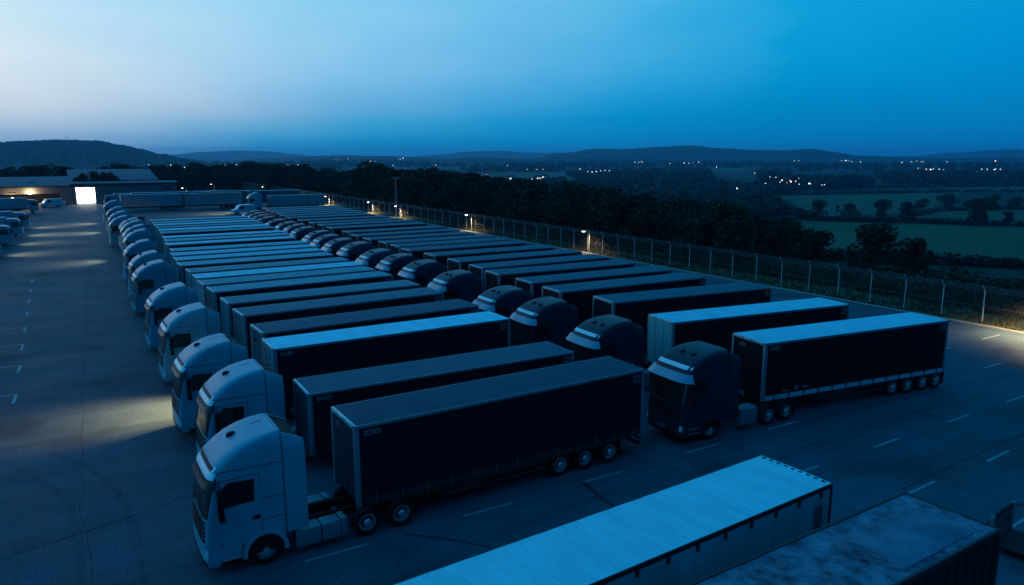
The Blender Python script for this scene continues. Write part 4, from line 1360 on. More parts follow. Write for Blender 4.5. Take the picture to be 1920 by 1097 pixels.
# hedge shrubs between fields: one continuous mass each
def hedge(name, pts, hgt, n, lab):
    mb = MB()
    for k in range(n):
        u = rnd.random() * (len(pts) - 1); i = int(u); f = u - i
        px = pts[i][0] + (pts[i + 1][0] - pts[i][0]) * f; py = pts[i][1] + (pts[i + 1][1] - pts[i][1]) * f
        p = hit(px, py)
        if p is None: continue
        s = hgt * rnd.uniform(.6, 1.2)
        for _ in range(26):
            a = Vector((rnd.gauss(0, .5), rnd.gauss(0, .5), abs(rnd.gauss(.4, .3)))) * s
            c = p + a; q = s * .24
            u1 = Vector((rnd.uniform(-1, 1), rnd.uniform(-1, 1), rnd.uniform(-.5, .5))).normalized() * q
            v1 = u1.cross(Vector((rnd.uniform(-1, 1), rnd.uniform(-1, 1), 1))).normalized() * q
            mb.add([c - u1 - v1 * .5, c + u1 * .3 - v1, c + u1 + v1 * .4, c - u1 * .3 + v1], [(0, 1, 2, 3)], 'leaf_far')
    tag(mb.build(name, None, 0, fix=False), lab, 'hedge', kind='stuff')
hedge('hedge', [(1470, 413), (1600, 416), (1700, 417), (1800, 421), (2000, 430)], 3.0, 150, 'low hedge along the near pasture')
hedge('hedge', [(1690, 411), (1760, 397), (1900, 393), (2040, 391)], 3.2, 130, 'hedge bounding the middle field')
hedge('hedge', [(1430, 367), (1560, 364), (1700, 362), (1820, 360), (2010, 361)], 4.0, 170, 'dark hedge line below the far fields')
hedge('hedge', [(1440, 370), (1470, 390), (1500, 408)], 4.5, 60, 'hedge down the left side of the upper field')
hedge('hedge', [(1600, 353), (1750, 351), (1900, 349), (2020, 349)], 5, 150, 'tree belt above the far fields')
hedge('hedge', [(1500, 484), (1620, 492), (1700, 493), (1830, 499), (1930, 504), (2040, 509)], 2.2, 260, 'scrub along the lower edge of the pasture')
# woodland belt
WL = 'dark broadleaf tree in the dense wood behind the yard fence'
placed = []
def wood(n, xr, yr, hfun, mind=3.6):
    c = 0; tries = 0
    while c < n and tries < n * 60:
        tries += 1
        y = rnd.uniform(*yr); w = xr(y)
        x = w[0] + (w[1] - w[0]) * rnd.random() ** 1.25
        if any((x - a) ** 2 + (y - b) ** 2 < mind * mind for a, b in placed): continue
        placed.append((x, y)); c += 1
        put_tree(x, y, hfun(x, y) * rnd.uniform(.8, 1.12), rnd.uniform(.95, 1.3), WL, 'trees of the wood behind the fence', False)
wood(70, lambda y: (70.5, 84 + (y - 60) * .25), (63, 118), lambda x, y: 7.2 + (y - 62) * .03 + (x - 70) * .03)
wood(64, lambda y: (70.5, 104), (118, 200), lambda x, y: 11.0 if y > 128 else 9.4)
wood(56, lambda y: (68.5, 110), (200, 345), lambda x, y: 10.4)
wood(40, lambda y: (22, 66), (310, 350), lambda x, y: 9.0, 4)
wood(16, lambda y: (58, 84), (303, 348), lambda x, y: 10.0, 3)
wood(46, lambda y: (-75, 26), (292, 335), lambda x, y: 9.6, 4)
for px, r, top, lab in [(510, 268, 317, 'round tree rising above the wood behind the far fence corner'), (828, 168, 316, 'tallest tree of the wood, behind the dark mast')]:
    x, y = at_r(px, r); d = ray(px, top); zt = CAM_H + r * d.z / math.hypot(d.x, d.y)
    put_tree(x, y, zt - th(x, y), 1.0, lab, None, True, 0)
for k in range(110):
    x = rnd.uniform(78, 150); y = rnd.uniform(18, 78) * (x / 115)
    o = bpy.data.objects.new('shrub', SHRUB[rnd.randrange(3)]); COL.objects.link(o)
    d_ = Vector((x, y)).length; pyy = math.degrees(math.atan2(CAM_H - th(x, y), d_))
    q_ = rnd.uniform(.7, 1.3)
    o.location = (x, y, th(x, y) - .1); o.scale = (q_ * 1.5, q_ * 1.5, q_ * rnd.uniform(.6, 1.0)); o.rotation_euler = (0, 0, rnd.uniform(0, 6.28))
    if pyy < 8.6: bpy.data.objects.remove(o); continue
    tag(o, 'dark scrub bush on the slope between the fence and the pasture', 'shrub', 'scrub bushes on the slope')
# trees between the two halls
for k, (x, y, h) in enumerate([(6.8, 245.2, 8.6), (10.0, 245.6, 8.9), (13.2, 245.2, 9.2), (16.2, 245.6, 8.7)]):
    put_tree(x, y, h, .62, 'dark round tree between the two warehouse roofs, %s' % ['leftmost', 'second from left', 'third from left', 'rightmost'][k], 'trees between the warehouse roofs', True, k)
# scrub under and behind the fence
SB = 'low dark shrub growing on the bank behind the fence'
for k in range(95):
    y = rnd.uniform(18, 60) if k < 60 else rnd.uniform(60, 150); x = 66.5 + rnd.random() ** .8 * (12 if y < 60 else 5)
    o = bpy.data.objects.new('shrub', SHRUB[rnd.randrange(3)]); COL.objects.link(o)
    s = rnd.uniform(.5, 1.0)
    o.location = (x, y, th(x, y) - .1); o.scale = (s * rnd.uniform(.9, 1.4), s * 1.1, s); o.rotation_euler = (0, 0, rnd.uniform(0, 6.28))
    tag(o, SB, 'shrub', 'shrubs behind the fence')
# far woods in the valley: masses nobody could count
def far_wood(name, quads, n, h, lab):
    mb = MB()
    for q in quads:
        P_ = [hit(*c) for c in q[:4]]
        if any(p is None for p in P_): continue
        for _ in range(int(n * q[4])):
            u, v = rnd.random(), rnd.random()
            p = P_[0].lerp(P_[1], u).lerp(P_[3].lerp(P_[2], u), v)
            s = h * rnd.uniform(.6, 1.15); z0 = th(p.x, p.y)
            for _ in range(16):
                d = Vector((rnd.gauss(0, 1), rnd.gauss(0, 1), rnd.gauss(0, 1))).normalized()
                c = Vector((p.x, p.y, z0 + s * .55)) + Vector((d.x * s * .45, d.y * s * .45, d.z * s * .45))
                q_ = s * .27
                u1 = d.cross(Vector((rnd.uniform(-1, 1), rnd.uniform(-1, 1), rnd.uniform(-1, 1)))).normalized() * q_
                v1 = d.cross(u1).normalized() * q_
                mb.add([c - u1 - v1 * .6, c + u1 * .4 - v1, c + u1 + v1 * .5, c - u1 * .4 + v1], [(0, 1, 2, 3)], 'leaf_far')
    tag(mb.build(name, None, 0, fix=False), lab, 'woodland', kind='stuff')
far_wood('woodland', [[(880, 345), (1330, 335), (1420, 372), (950, 400), 1.5], [(1200, 365), (1420, 352), (1480, 405), (1300, 420), 1.1], [(1380, 352), (1460, 347), (1500, 362), (1400, 372), .4]],
         330, 9, 'dark woodland filling the valley slope below the fence')
far_wood('woodland', [[(1060, 326), (1330, 322), (1330, 336), (1080, 342), .9], [(1420, 346), (1620, 342), (1640, 352), (1440, 360), .7], [(1640, 330), (2020, 326), (2020, 346), (1660, 348), 1.2], [(860, 318), (1060, 316), (1060, 322), (880, 324), .4],
         [(1230, 334), (1330, 330), (1330, 350), (1240, 352), .5], [(1420, 326), (1480, 324), (1480, 340), (1430, 342), .3]],
         420, 13, 'dark tree belts across the middle of the valley')
far_wood('woodland', [[(330, 310), (640, 308), (640, 322), (340, 330), 1.3], [(560, 306), (900, 306), (900, 313), (570, 314), .9], [(900, 308), (1500, 307), (1500, 316), (920, 317), 1.3], [(1480, 306), (2020, 305), (2020, 321), (1500, 323), 1.3]],
         420, 17, 'far tree belts and woods towards the hills')
# tree texture along the skyline of the left hill
mb = MB()
for k in range(6500):
    i = rnd.randrange(len(wood_hill[0]) - 1); j = rnd.choice([1, 2, 2, 3, 3, 4, 4, 5, 5, 6, 6, 7])
    a, c = Vector(wood_hill[j][i]), Vector(wood_hill[j + 1][i + 1])
    p = a.lerp(c, rnd.random()); s = rnd.uniform(6, 13)
    for _ in range(7):
        d = Vector((rnd.gauss(0, 1), rnd.gauss(0, 1), abs(rnd.gauss(0, 1)))).normalized()
        q = p + d * s * .5; u1 = d.cross(Vector((rnd.uniform(-1, 1), rnd.uniform(-1, 1), rnd.uniform(-1, 1)))).normalized() * s * .4
        v1 = d.cross(u1).normalized() * s * .4
        mb.add([q - u1 - v1 * .6, q + u1 * .4 - v1, q + u1 + v1 * .5, q - u1 * .4 + v1], [(0, 1, 2, 3)], 'leaf')
tag(mb.build('hill_woodland', None, 0, fix=False), 'trees clothing the long hill at the left horizon', 'woodland', kind='stuff')

# mast on the hill
r = empty('radio_mast', (0, 0, 0))
d = ray(126, 266); hh = math.hypot(d.x, d.y); mx_, my_ = d.x / hh * 3000, d.y / hh * 3000
r.location = (mx_, my_, CAM_H + 3000 * d.z / hh - 1)
r.scale = (1.3, 1.3, 1.5)
tag(r, 'thin radio mast standing on top of the wooded hill at left', 'mast')
m_ = MB()
for s in ((-1, -1), (1, -1), (0, 1.2)): m_.tube([(s[0] * .9, s[1] * .9, 0), (s[0] * .25, s[1] * .25, 14)], .22, 'galv', 6)
for z in range(1, 14, 2): m_.tube([(-.9 + z * .05, -.8 + z * .04, z), (.9 - z * .05, .3, z + .9)], .14, 'galv', 5)
m_.build('lattice', r)
MB().tube([(0, 0, 14), (0, 0, 18)], .12, 'galv', 6).build('aerial', r)

# ------------------------------------------------------------------ fence
fence = empty('perimeter_fence', (62.5, 28, 0))
tag(fence, 'long chain-link perimeter fence on cranked posts along the right kerb', 'fence')
FY0, FY1, SP = 10.0, 301.0, 3.25
pc = MB()
pc.tube([(0, 0, -.3), (0, 0, 2.62)], .045, 'galv', 8)
pc.tube([(0, 0, 2.60), (-.36, 0, 3.06)], .035, 'galv', 6)
post0 = pc.build('post', fence)
ny = int((FY1 - FY0) / SP)
for k in range(ny + 1):
    o = post0 if k == 0 else post0.copy()
    if k: COL.objects.link(o)
    o.location = (0, FY0 + SP * k - 28, rnd.uniform(-.03, .03)); o.rotation_euler = (rnd.uniform(-.012, .012), rnd.uniform(-.012, .012), rnd.uniform(-.08, .08))
wr = MB()
for (x, z) in ((0, 2.6), (-.12, 2.75), (-.24, 2.9), (-.35, 3.05), (0, 1.35), (0, .12)):
    pts = [(x, FY0 - 28 + SP * .5 * j, z + (.0 if j % 2 == 0 else -.02)) for j in range(int((FY1 - FY0) / SP * 2) + 1)]
    wr.tube(pts, .008 if z < 2.7 else .01, 'tank', 4)
wr.build('wire', fence, 0)
def chain():
    m, nt, b = mat('chain_link')
    tc = N(nt, 'ShaderNodeTexCoord')
    outs = []
    sp = N(nt, 'ShaderNodeSeparateXYZ'); nt.links.new(tc.outputs['Object'], sp.inputs[0])
    for sgn in (1, -1):
        a = N(nt, 'ShaderNodeMath', operation='MULTIPLY_ADD'); nt.links.new(sp.outputs['Z'], a.inputs[0]); a.inputs[1].default_value = sgn
        nt.links.new(sp.outputs['Y'], a.inputs[2])
        f = N(nt, 'ShaderNodeMath', operation='MULTIPLY'); nt.links.new(a.outputs[0], f.inputs[0]); f.inputs[1].default_value = 1 / .11
        g = N(nt, 'ShaderNodeMath', operation='FRACT'); nt.links.new(f.outputs[0], g.inputs[0])
        c = N(nt, 'ShaderNodeMath', operation='LESS_THAN'); nt.links.new(g.outputs[0], c.inputs[0]); c.inputs[1].default_value = .028
        outs.append(c)
    mx = N(nt, 'ShaderNodeMath', operation='MAXIMUM')
    nt.links.new(outs[0].outputs[0], mx.inputs[0]); nt.links.new(outs[1].outputs[0], mx.inputs[1])
    nt.links.new(mx.outputs[0], b.inputs['Alpha'])
    b.inputs['Base Color'].default_value = (.22, .23, .24, 1); b.inputs['Roughness'].default_value = .6
    return m
M['chain'] = chain()
nn = MB(); nn.add([(0.02, FY0 - 28, .08), (.02, FY1 - 28, .08), (.02, FY1 - 28, 2.6), (.02, FY0 - 28, 2.6)], [(0, 1, 2, 3)], 'chain')
nn.build('chain_link_mesh', fence, 0)

# unlit tall mast by the fence
r = empty('lighting_mast', (63.6, 152.0, th(63.6, 152)))
tag(r, 'tall unlit mast with a short crossbar behind the fence', 'mast')
MB().tube([(0, 0, -.3), (0, 0, 8.3)], .12, 'galv', 8, .07).build('pole', r)
MB().tube([(-1.0, .6, 8.2), (1.0, -.6, 8.3)], .06, 'galv', 6).build('crossbar', r)
for s in (-1, 1): MB().box(s * .9 - .2, s * .9 + .2, -s * .54 - .15, -s * .54 + .15, 8.24, 8.38, 'rail_dark', .02).build('floodlight', r)

# ------------------------------------------------------------------ lamps
WARM = (1.0, .64, .31)
M['lamp_on'] = emis('lamp_glow', (1.0, .88, .66), 9.0)
M['lamp_warm'] = emis('lamp_glow_warm', (1.0, .70, .30), 8.0)
M['headlight_on'] = emis('headlight_glow', (1.0, .90, .70), 1.2)
def light(kind, name, loc, energy, col=WARM, parent=None, rot=None, **kw):
    d = bpy.data.lights.new(name, kind); d.energy = energy; d.color = col
    for k, v in kw.items(): setattr(d, k, v)
    o = bpy.data.objects.new(name, d); COL.objects.link(o)
    o.location = loc
    if rot: o.rotation_euler = rot
    if parent: o.parent = parent
    return o
def yard_lamp(x, y, h, label, power=260.0, arm=.9):
    r = empty('yard_lamp', (x, y, 0)); tag(r, label, 'street lamp', 'lit lamps along the fence')
    MB().tube([(0, 0, -.2), (0, 0, h + .05)], .055, 'galv', 8, .045).build('pole', r)
    a = MB(); a.tube([(0, 0, h), (-arm * .5, 0, h + .10), (-arm, 0, h + .12)], .03, 'galv', 6)
    a.build('arm', r)
    hd = MB().box(-arm - .34, -arm + .10, -.14, .14, h + .07, h + .17, 'rail', .03).build('lamp_head', r)
    MB().box(-arm - .31, -arm + .07, -.12, .12, h - .01, h + .066, 'lamp_on', .02).build('lens', hd)
    light('SPOT', 'lamp_light', (-arm - .12, 0, h - .05), power, WARM, r, (0, 0, 0), spot_size=R(150), spot_blend=.6, shadow_soft_size=.12)
    return r
for k, (y, h, p) in enumerate([(24.0, 3.3, 8000), (80.2, 3.0, 1500), (114, 2.9, 2200), (145.5, 2.6, 3000), (161.5, 2.6, 3000), (193, 2.4, 4000), (217, 2.3, 5000), (262, 2.4, 5000)]):
    lab = ['lit lamp by the kerb just beyond the right edge', 'lit lamp on a thin post by the fence, nearest in view', 'second lit lamp along the fence', 'lit lamp along the fence just right of the tall mast',
           'lit lamp along the fence left of the tall mast', 'third lit fence lamp from the far end', 'second lit fence lamp from the far end', 'lit fence lamp at the far corner'][k]
    yard_lamp(61.75, y, h, lab, p)
yard_lamp(51.0, 296, 2.4, 'lit lamp standing alone right of the warehouse', 420)
yard_lamp(31.0, 222, 4.2, 'lit lamp among the far crosswise trailers', 700)
# headlamps that are on
def roof_lamps(x, y, sgn, energy, yaw=0.0, tilt=48):
    # the work lamps over the windscreen of lorries that have them switched on
    light('SPOT', 'roof_lamp_light', (x + sgn * .18, y, 3.45), energy, (1.0, .68, .34), None, (R(tilt), 0, R(-90 if sgn > 0 else 90) + R(yaw)), spot_size=R(96), spot_blend=1.0, shadow_soft_size=.1)
light('SPOT', 'work_lamp_light', (8.15, 40.9, 3.3), 13500, (1.0, .62, .27), None, (R(54), 0, R(86)), spot_size=R(62), spot_blend=1.0, shadow_soft_size=.5)
for o_ in list(bpy.data.objects):
    if o_.get('label', '') == 'only cabless trailer between the third and fourth white cabs of the left row':
        b_ = [c for c in o_.children if c.name.startswith('trailer_body')][0]
        wl_ = MB().box(-1.30, -1.205, .12, .42, 3.26, 3.44, 'rail_dark', .02).build('work_lamp', b_)
roof_lamps(5.3, 106.0, -1, 2600)
roof_lamps(6.7, 146, -1, 3200)
roof_lamps(7.2, 166, -1, 3200)
for x, y in [(-6.9, 119.0), (-6.0, 133.0), (-5.1, 147.0), (-4.6, 162.0)]: roof_lamps(x, y, 1, 2600)

roof_lamps(39.0, 181.5, -1, 9000, 0, 58)
roof_lamps(34.0, 177.5, -1, 3000, 0, 50)

# ------------------------------------------------------------------ warehouse
def box_hall(name, label, x0, x1, y0, y1, ze, zr, ridge_back=True, door=None, bay=None):
    r = empty(name, ((x0 + x1) / 2, y0, 0)); tag(r, label, 'warehouse')
    ox, oy = (x0 + x1) / 2, y0
    X0, X1, D = x0 - ox, x1 - ox, y1 - y0
    w = MB()
    ops = sorted([(a - ox, b - ox, h) for a, b, h in (([door] if door else []) + ([bay] if bay else []))])
    cur = X0
    for a, b, h in ops:
        w.box(cur, a, 0, .25, 0, ze, 'clad'); w.box(a, b, 0, .25, h, ze, 'clad'); cur = b
    w.box(cur, X1, 0, .25, 0, ze, 'clad')
    w.box(X0, X0 + .25, .25, D, 0, ze, 'clad'); w.box(X1 - .25, X1, .25, D, 0, ze, 'clad'); w.box(X0 + .25, X1 - .25, D - .25, D, 0, ze, 'clad')
    wo = w.build('wall', r)
    rf = MB()
    e = .4
    prof = [(-e, ze + .003), (D * .72, zr), (D + e, zr - (zr - ze) * .4), (D + e, zr - (zr - ze) * .4 - .2), (D * .72, zr - .2), (-e, ze - .2)]
    n = len(prof)
    vs = [(X0 - e, y, z + .2) for y, z in prof] + [(X1 + e, y, z + .2) for y, z in prof]
    rf.add(vs, [tuple(range(n)), tuple(range(2 * n - 1, n - 1, -1))] + [(i, (i + 1) % n, n + (i + 1) % n, n + i) for i in range(n)], 'wroof')
    ro = rf.build('roof', r, 20)
    fb = MB(); fb.box(X0 - .3, X1 + .3, -.46, -.405, ze - .12, ze + .18, 'rail_dark'); fb.build('gutter', ro)
    return r, ox, oy
hallA, ox, oy = box_hall('warehouse', 'long grey warehouse with shallow pale roof and dark open bay at far left', -60, 4.0, 233, 262, 4.9, 6.9, bay=(-12.5, 1.0, 3.1))
for x in (-14.0, -9.5, -22, -30):
    MB().box(x - ox - .8, x - ox + .8, -.04, -.003, 3.4, 3.65, 'rail_dark').build('louvre', [c for c in hallA.children if c.name.startswith('wall')][0])
rv = MB().box(-6.0 - ox, -4.2 - ox, 8, 9.2, 5.6, 6.1, 'rail_dark', .1); rv.build('roof_vent', [c for c in hallA.children if c.name.startswith('roof')][0])
MB().box(-12.4 - ox, .9 - ox, 9, 9.2, 0, 3.05, 'mark').build('bay_back_wall', hallA)
hallB, ox2, oy2 = box_hall('warehouse', 'grey warehouse wing with a brightly lit open doorway', 4.1, 30, 233, 240, 5.35, 5.75, door=(4.9, 9.3, 4.45))
din = MB()
din.box(4.4 - ox2, 9.8 - ox2, 5.6, 5.8, .01, 4.5, 'white_body'); din.box(4.4 - ox2, 4.6 - ox2, .3, 5.6, .01, 4.5, 'white_body'); din.box(9.6 - ox2, 9.8 - ox2, .3, 5.6, .01, 4.5, 'white_body')
din.box(4.4 - ox2, 9.8 - ox2, .3, 5.8, 4.51, 4.6, 'white_body')
io = din.build('lit_room', hallB)
M['room_lamp'] = emis('room_light', (1.0, .95, .86), 22)
cl = MB()
for y in (1.2, 2.6, 4.0, 5.2): cl.box(4.9 - ox2, 9.3 - ox2, y - .25, y + .25, 4.40, 4.50, 'room_lamp')
cl.build('ceiling_lamp', io)
M['room_wall'] = emis('glowing_back_wall', (1.0, .95, .85), 1.4)  # plain wall, no lamp: the room's brightness is put in as emission
MB().box(4.62 - ox2, 9.58 - ox2, 5.5, 5.59, .02, 4.4, 'room_wall').build('glowing_back_wall', io)
ra = MB()
for x in (6.4, 9.0): ra.box(x - ox2 - .05, x - ox2 + .05, 3.4, 3.5, 0, 2.6, 'galv')
ra.box(6.4 - ox2, 9.0 - ox2, 3.4, 3.5, 2.3, 2.4, 'galv'); ra.box(6.4 - ox2, 9.0 - ox2, 3.38, 3.5, 1.2, 1.3, 'galv')
ra.build('rack', io)
light('AREA', 'room_light', (7.1, 236.5, 4.0), 1500, (1.0, .90, .74), None, (R(50), 0, 0), shape='RECTANGLE', size=4, size_y=1.5)
hallC, _, _ = box_hall('warehouse', 'rear warehouse whose pale roof shows behind the trees', 4.2, 27, 251, 284, 5.6, 8.5)
wv = MB().box(27.2 - ox2, 28.6 - ox2, -.04, -.003, 3.5, 4.1, 'mark'); wv.build('window', [c for c in hallB.children if c.name.startswith('wall')][0])
# bulkhead lamps of the bay
for k, (x, z, p) in enumerate([(-5.6, 3.25, 900), (-9.6, 2.2, 500)]):
    r = empty('wall_lamp', (x, 232.6, z)); tag(r, ['glowing yellow lamp on the wall above the open warehouse bay', 'pale glowing lamp low in the open warehouse bay'][k], 'wall lamp')
    MB().box(-.25, .25, .0, .38, -.12, .16, 'rail_dark', .03).build('housing', r)
    MB().box(-.22, .22, -.12, -.003, -.14, .12, 'lamp_warm' if k == 0 else 'lamp_on', .04).build('lens', r)
    light('POINT', 'lamp_light', (0, -.5, -.1), p, (1.0, .72, .38) if k == 0 else WARM, r, shadow_soft_size=.2)
# crates in the bay
for k, (x, y, s, lab) in enumerate([(-2.0, 234.5, 1.3, 'pale tall crate just inside the warehouse bay'), (1.8, 231.6, .8, 'small grey pallet load outside by the warehouse wall')]):
    r = empty('crate', (x, y, 0)); tag(r, lab, 'crate')
    MB().box(-s / 2, s / 2, -s / 2, s / 2, .15, .15 + s * 1.2, 'white_body', .03).build('load', r)
    p = MB()
    for yy in (-.4, 0, .4): p.box(-s / 2, s / 2, yy * s - .05, yy * s + .05, 0, .145, 'bark')
    p.build('pallet', r)

# ------------------------------------------------------------------ valley lights and houses
lampW = emis('distant_white', (.85, .95, 1.0), 1.0); lampO = emis('distant_orange', (1.0, .62, .25), 1.0); lampR = emis('distant_red', (1.0, .10, .14), 1.0)
def glow_mesh(m, rr, name):
    mb = MB()
    mb.tube([(0, 0, -2.5), (0, 0, 0)], .08, 'galv', 5)
    vs, fs = [], []
    for i in range(1, 6):
        for k in range(8):
            a = 6.283 * k / 8; b = math.pi * i / 6
            vs.append((rr * math.sin(b) * math.cos(a), rr * math.sin(b) * math.sin(a), rr * math.cos(b)))
    for i in range(4):
        for k in range(8): fs.append((i * 8 + k, i * 8 + (k + 1) % 8, (i + 1) * 8 + (k + 1) % 8, (i + 1) * 8 + k))
    fs += [tuple(range(8)), tuple(range(39, 31, -1))]
    mb.add(vs, fs, m)
    o = mb.build(name); d = o.data; bpy.data.objects.remove(o); return d
DL = []
BIG = {(956, 335), (1380, 353), (1003, 334), (1008, 332), (1744, 317.5), (1866, 301), (525, 325), (1516, 345), (1584, 301.5), (1468, 339), (1485, 341)}
GLOW = {}
bpy.context.view_layer.update()
dg_ = bpy.context.evaluated_depsgraph_get()
for s, loc in exec_spots:
    if loc is None: continue
    cp = Vector((0, 0, CAM_H)); d = (loc - cp).normalized()
    ok, l2, nor, _i, ob, _m = scene.ray_cast(dg_, cp, d, distance=(loc - cp).length)
    if ok:
        if (l2 - cp).length < 360: continue
        loc = l2 - d * 4
    kind = s[2] if len(s) > 2 else 0
    dist = (loc - Vector((0, 0, CAM_H))).length
    key = (kind, round(math.log(max(dist, 50)) * 2), s[:2] in BIG)
    if key not in GLOW:
        D = math.exp(key[1] / 2)
        rr = D * .00036 * (1.9 if key[2] else 1.0)
        GLOW[key] = (glow_mesh([lampW, lampO, lampR][kind], rr, 'street_lamp'))
    o = bpy.data.objects.new('street_lamp', GLOW[key]); COL.objects.link(o); o.location = loc
    tag(o, ['tiny white light of a distant settlement in the valley', 'tiny orange light of a distant settlement in the valley', 'tiny red light in the dark valley'][kind], 'street lamp', ['white lights across the valley', 'orange lights across the valley', 'red lights across the valley'][kind])
for m, e in ((lampW, 3.6), (lampO, 4.5), (lampR, 5)): m.node_tree.nodes['Principled BSDF'].inputs['Emission Strength'].default_value = e
M['lit_window'] = emis('lit_window', (1.0, .80, .5), 4.0)
def house_proto():
    r = empty('house')
    w = MB().box(-5, 5, -3.5, 3.5, -1.5, 5, 'brick'); w.build('wall', r)
    rf = MB().prism([(-3.9, 0), (3.9, 0), (0, 3.2)], -5.4, 5.4, 'tiles')
    o = rf.build('roof', r); o.rotation_euler = (0, 0, R(90)); o.location = (0, 0, 5.005)
    for x in (-3, 0, 3):
        MB().box(x - .6, x + .6, -3.56, -3.503, 1.2, 2.6, 'lit_window').build('window', r)
    bpy.context.view_layer.update(); reg(r); return r
HP = house_proto()
for k, (px, py) in enumerate([(950, 337), (960, 337), (1001, 338), (1010, 336), (1020, 334), (1383, 355), (1463, 343), (1478, 344), (1490, 342), (1500, 346), (1519, 346.5), (1544, 347.5), (1110, 323.5), (1130, 322), (529, 334), (545, 335)]):
    p = hit(px, py)
    if p is None: continue
    h = copy_tree(HP); h.location = p; h.rotation_euler = (0, 0, R(rnd.uniform(-60, 10)) - PSI)
    tag(h, 'small pale distant house with lit windows down in the valley', 'house', 'houses of the valley hamlets')
wipe(HP)
for p_ in list(PROTO.values()): wipe(p_)

# ------------------------------------------------------------------ air
hz = MB().box(-5200, 11000, -800, 12500, -75, 175, 'haze_tmp') if False else MB()
mh = bpy.data.materials.new('haze'); mh.use_nodes = True
nt = mh.node_tree
for n in list(nt.nodes):
    if n.type == 'BSDF_PRINCIPLED': nt.nodes.remove(n)
pv = nt.nodes.new('ShaderNodeVolumePrincipled')
pv.inputs['Color'].default_value = (.18, .64, 1.0, 1)
pv.inputs['Density'].default_value = 1.1e-4
pv.inputs['Anisotropy'].default_value = 0.5
out = [n for n in nt.nodes if n.type == 'OUTPUT_MATERIAL'][0]
nt.links.new(pv.outputs[0], out.inputs['Volume'])
M['haze'] = mh
hb = MB().box(-11000, 11000, -11000, 11000, -90, 92, 'haze')
tag(hb.build('haze', None, 0), 'thin blue evening haze over the valley', 'haze', kind='stuff')

# ------------------------------------------------------------------ sky
w = bpy.data.worlds.new('World'); scene.world = w; w.use_nodes = True
nt = w.node_tree
bg = nt.nodes['Background']
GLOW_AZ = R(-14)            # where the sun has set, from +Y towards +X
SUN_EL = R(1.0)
tc = N(nt, 'ShaderNodeTexCoord')
sp = N(nt, 'ShaderNodeSeparateXYZ'); nt.links.new(tc.outputs['Generated'], sp.inputs[0])
el = N(nt, 'ShaderNodeMath', operation='MAXIMUM'); nt.links.new(sp.outputs['Z'], el.inputs[0]); el.inputs[1].default_value = 0
sq = N(nt, 'ShaderNodeMath', operation='SQRT'); nt.links.new(el.outputs[0], sq.inputs[0])
hv = N(nt, 'ShaderNodeVectorMath', operation='MULTIPLY'); nt.links.new(tc.outputs['Generated'], hv.inputs[0]); hv.inputs[1].default_value = (1, 1, 0)
hn = N(nt, 'ShaderNodeVectorMath', operation='NORMALIZE'); nt.links.new(hv.outputs[0], hn.inputs[0])
dt = N(nt, 'ShaderNodeVectorMath', operation='DOT_PRODUCT'); nt.links.new(hn.outputs[0], dt.inputs[0]); dt.inputs[1].default_value = (math.sin(GLOW_AZ), math.cos(GLOW_AZ), 0)
ac = N(nt, 'ShaderNodeMath', operation='ARCCOSINE'); nt.links.new(dt.outputs['Value'], ac.inputs[0])
wn = N(nt, 'ShaderNodeTexNoise'); wn.inputs['Scale'].default_value = 2.2; wn.inputs['Detail'].default_value = 5; wn.inputs['Roughness'].default_value = .55
wm = N(nt, 'ShaderNodeMapping'); wm.inputs['Scale'].default_value = (1, 1, 3.5); nt.links.new(tc.outputs['Generated'], wm.inputs['Vector']); nt.links.new(wm.outputs[0], wn.inputs['Vector'])
wa = N(nt, 'ShaderNodeMath', operation='MULTIPLY_ADD'); nt.links.new(wn.outputs['Fac'], wa.inputs[0]); wa.inputs[1].default_value = .34; wa.inputs[2].default_value = -.17
ac2 = N(nt, 'ShaderNodeMath', operation='ADD'); nt.links.new(ac.outputs[0], ac2.inputs[0]); nt.links.new(wa.outputs[0], ac2.inputs[1])
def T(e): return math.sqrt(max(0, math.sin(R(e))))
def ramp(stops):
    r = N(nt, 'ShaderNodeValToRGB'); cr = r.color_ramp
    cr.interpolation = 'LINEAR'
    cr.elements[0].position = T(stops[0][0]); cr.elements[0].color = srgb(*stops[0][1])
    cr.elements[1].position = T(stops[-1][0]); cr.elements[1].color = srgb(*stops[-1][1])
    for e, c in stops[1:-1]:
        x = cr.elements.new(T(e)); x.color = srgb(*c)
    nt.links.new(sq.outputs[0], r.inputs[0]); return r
Z0 = (4, 150, 228)
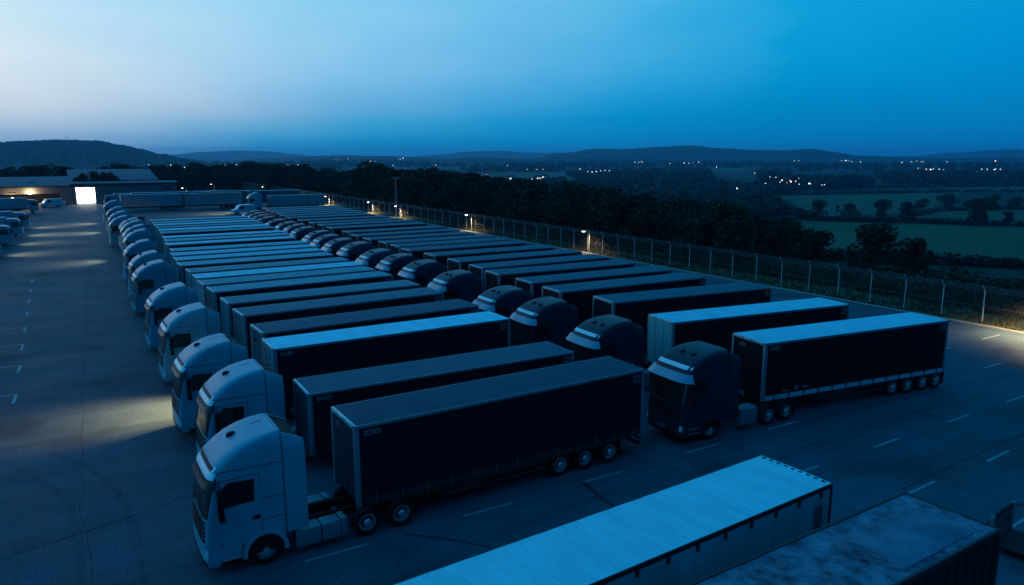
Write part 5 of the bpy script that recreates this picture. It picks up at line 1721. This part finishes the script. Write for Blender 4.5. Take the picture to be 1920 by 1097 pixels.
ramps = [(11, ramp([(0, (132, 178, 216)), (1.2, (158, 190, 220)), (3, (205, 222, 236)), (6, (222, 238, 246)), (11, (198, 233, 252)), (20, (130, 205, 246)), (40, (40, 170, 238)), (90, Z0)])),
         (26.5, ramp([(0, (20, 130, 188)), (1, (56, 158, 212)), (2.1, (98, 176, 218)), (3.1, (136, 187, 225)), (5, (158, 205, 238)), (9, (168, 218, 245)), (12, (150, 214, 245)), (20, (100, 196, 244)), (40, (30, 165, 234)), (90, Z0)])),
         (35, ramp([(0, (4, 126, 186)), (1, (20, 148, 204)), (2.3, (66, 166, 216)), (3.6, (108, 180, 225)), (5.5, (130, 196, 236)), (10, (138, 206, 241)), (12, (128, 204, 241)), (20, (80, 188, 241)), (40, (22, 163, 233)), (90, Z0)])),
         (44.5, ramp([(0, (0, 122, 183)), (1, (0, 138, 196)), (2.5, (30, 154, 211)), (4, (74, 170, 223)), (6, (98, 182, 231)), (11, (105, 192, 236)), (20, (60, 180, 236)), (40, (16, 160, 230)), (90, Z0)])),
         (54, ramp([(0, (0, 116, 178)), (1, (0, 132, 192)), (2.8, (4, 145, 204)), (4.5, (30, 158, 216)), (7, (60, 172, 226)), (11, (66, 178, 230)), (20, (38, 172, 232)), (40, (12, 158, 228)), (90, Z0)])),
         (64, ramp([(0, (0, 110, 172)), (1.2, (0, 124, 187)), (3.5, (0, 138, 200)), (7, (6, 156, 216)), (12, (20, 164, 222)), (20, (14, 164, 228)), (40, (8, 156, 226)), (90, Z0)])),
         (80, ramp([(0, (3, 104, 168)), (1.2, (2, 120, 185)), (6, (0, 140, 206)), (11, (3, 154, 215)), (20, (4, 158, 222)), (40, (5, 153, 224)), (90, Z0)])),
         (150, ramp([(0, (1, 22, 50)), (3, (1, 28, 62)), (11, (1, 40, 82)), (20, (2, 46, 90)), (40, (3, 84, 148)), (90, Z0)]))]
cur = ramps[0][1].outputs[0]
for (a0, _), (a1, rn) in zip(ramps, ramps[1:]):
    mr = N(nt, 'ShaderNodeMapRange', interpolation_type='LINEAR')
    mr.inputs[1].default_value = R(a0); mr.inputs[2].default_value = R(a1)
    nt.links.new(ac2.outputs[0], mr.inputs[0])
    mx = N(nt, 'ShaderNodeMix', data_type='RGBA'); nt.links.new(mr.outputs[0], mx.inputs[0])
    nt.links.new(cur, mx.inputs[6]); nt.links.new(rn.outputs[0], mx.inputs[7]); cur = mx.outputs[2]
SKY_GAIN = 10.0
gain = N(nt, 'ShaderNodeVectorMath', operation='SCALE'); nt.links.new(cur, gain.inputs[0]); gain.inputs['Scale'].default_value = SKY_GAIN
sky = N(nt, 'ShaderNodeTexSky'); sky.sky_type = 'NISHITA'; sky.sun_disc = False
sky.sun_elevation = SUN_EL; sky.sun_rotation = GLOW_AZ; sky.ozone_density = 6.0; sky.altitude = 200
st = N(nt, 'ShaderNodeVectorMath', operation='MULTIPLY'); nt.links.new(sky.outputs[0], st.inputs[0]); st.inputs[1].default_value = (.0, .004, .014)
ad = N(nt, 'ShaderNodeVectorMath', operation='ADD'); nt.links.new(gain.outputs[0], ad.inputs[0]); nt.links.new(st.outputs[0], ad.inputs[1])
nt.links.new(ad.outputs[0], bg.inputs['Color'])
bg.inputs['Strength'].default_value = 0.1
# last glow of the set sun: a very weak, wide lamp low over the left horizon
sd = bpy.data.lights.new('sun', 'SUN'); sd.energy = .10; sd.angle = R(25); sd.color = (.75, .88, 1.0)
so = bpy.data.objects.new('sun', sd); COL.objects.link(so)
dirv = Vector((math.sin(GLOW_AZ) * math.cos(R(7)), math.cos(GLOW_AZ) * math.cos(R(7)), math.sin(R(7))))
so.rotation_euler = dirv.to_track_quat('Z', 'Y').to_euler()
so.location = (-40, 60, 60)

# ------------------------------------------------------------------ render
scene.view_settings.view_transform = 'Standard'
scene.view_settings.look = 'None'
scene.view_settings.exposure = 0.0
scene.view_settings.gamma = 1.0
scene.view_settings.use_curve_mapping = False
scene.render.engine = 'CYCLES'
cy = scene.cycles
cy.use_denoising = True
cy.max_bounces = 5; cy.diffuse_bounces = 2; cy.glossy_bounces = 2; cy.transmission_bounces = 2; cy.volume_bounces = 0; cy.transparent_max_bounces = 8
cy.sample_clamp_indirect = 3.0
cy.caustics_reflective = False; cy.caustics_refractive = False
for o in scene.objects:
    if 'side' in o: del o['side']
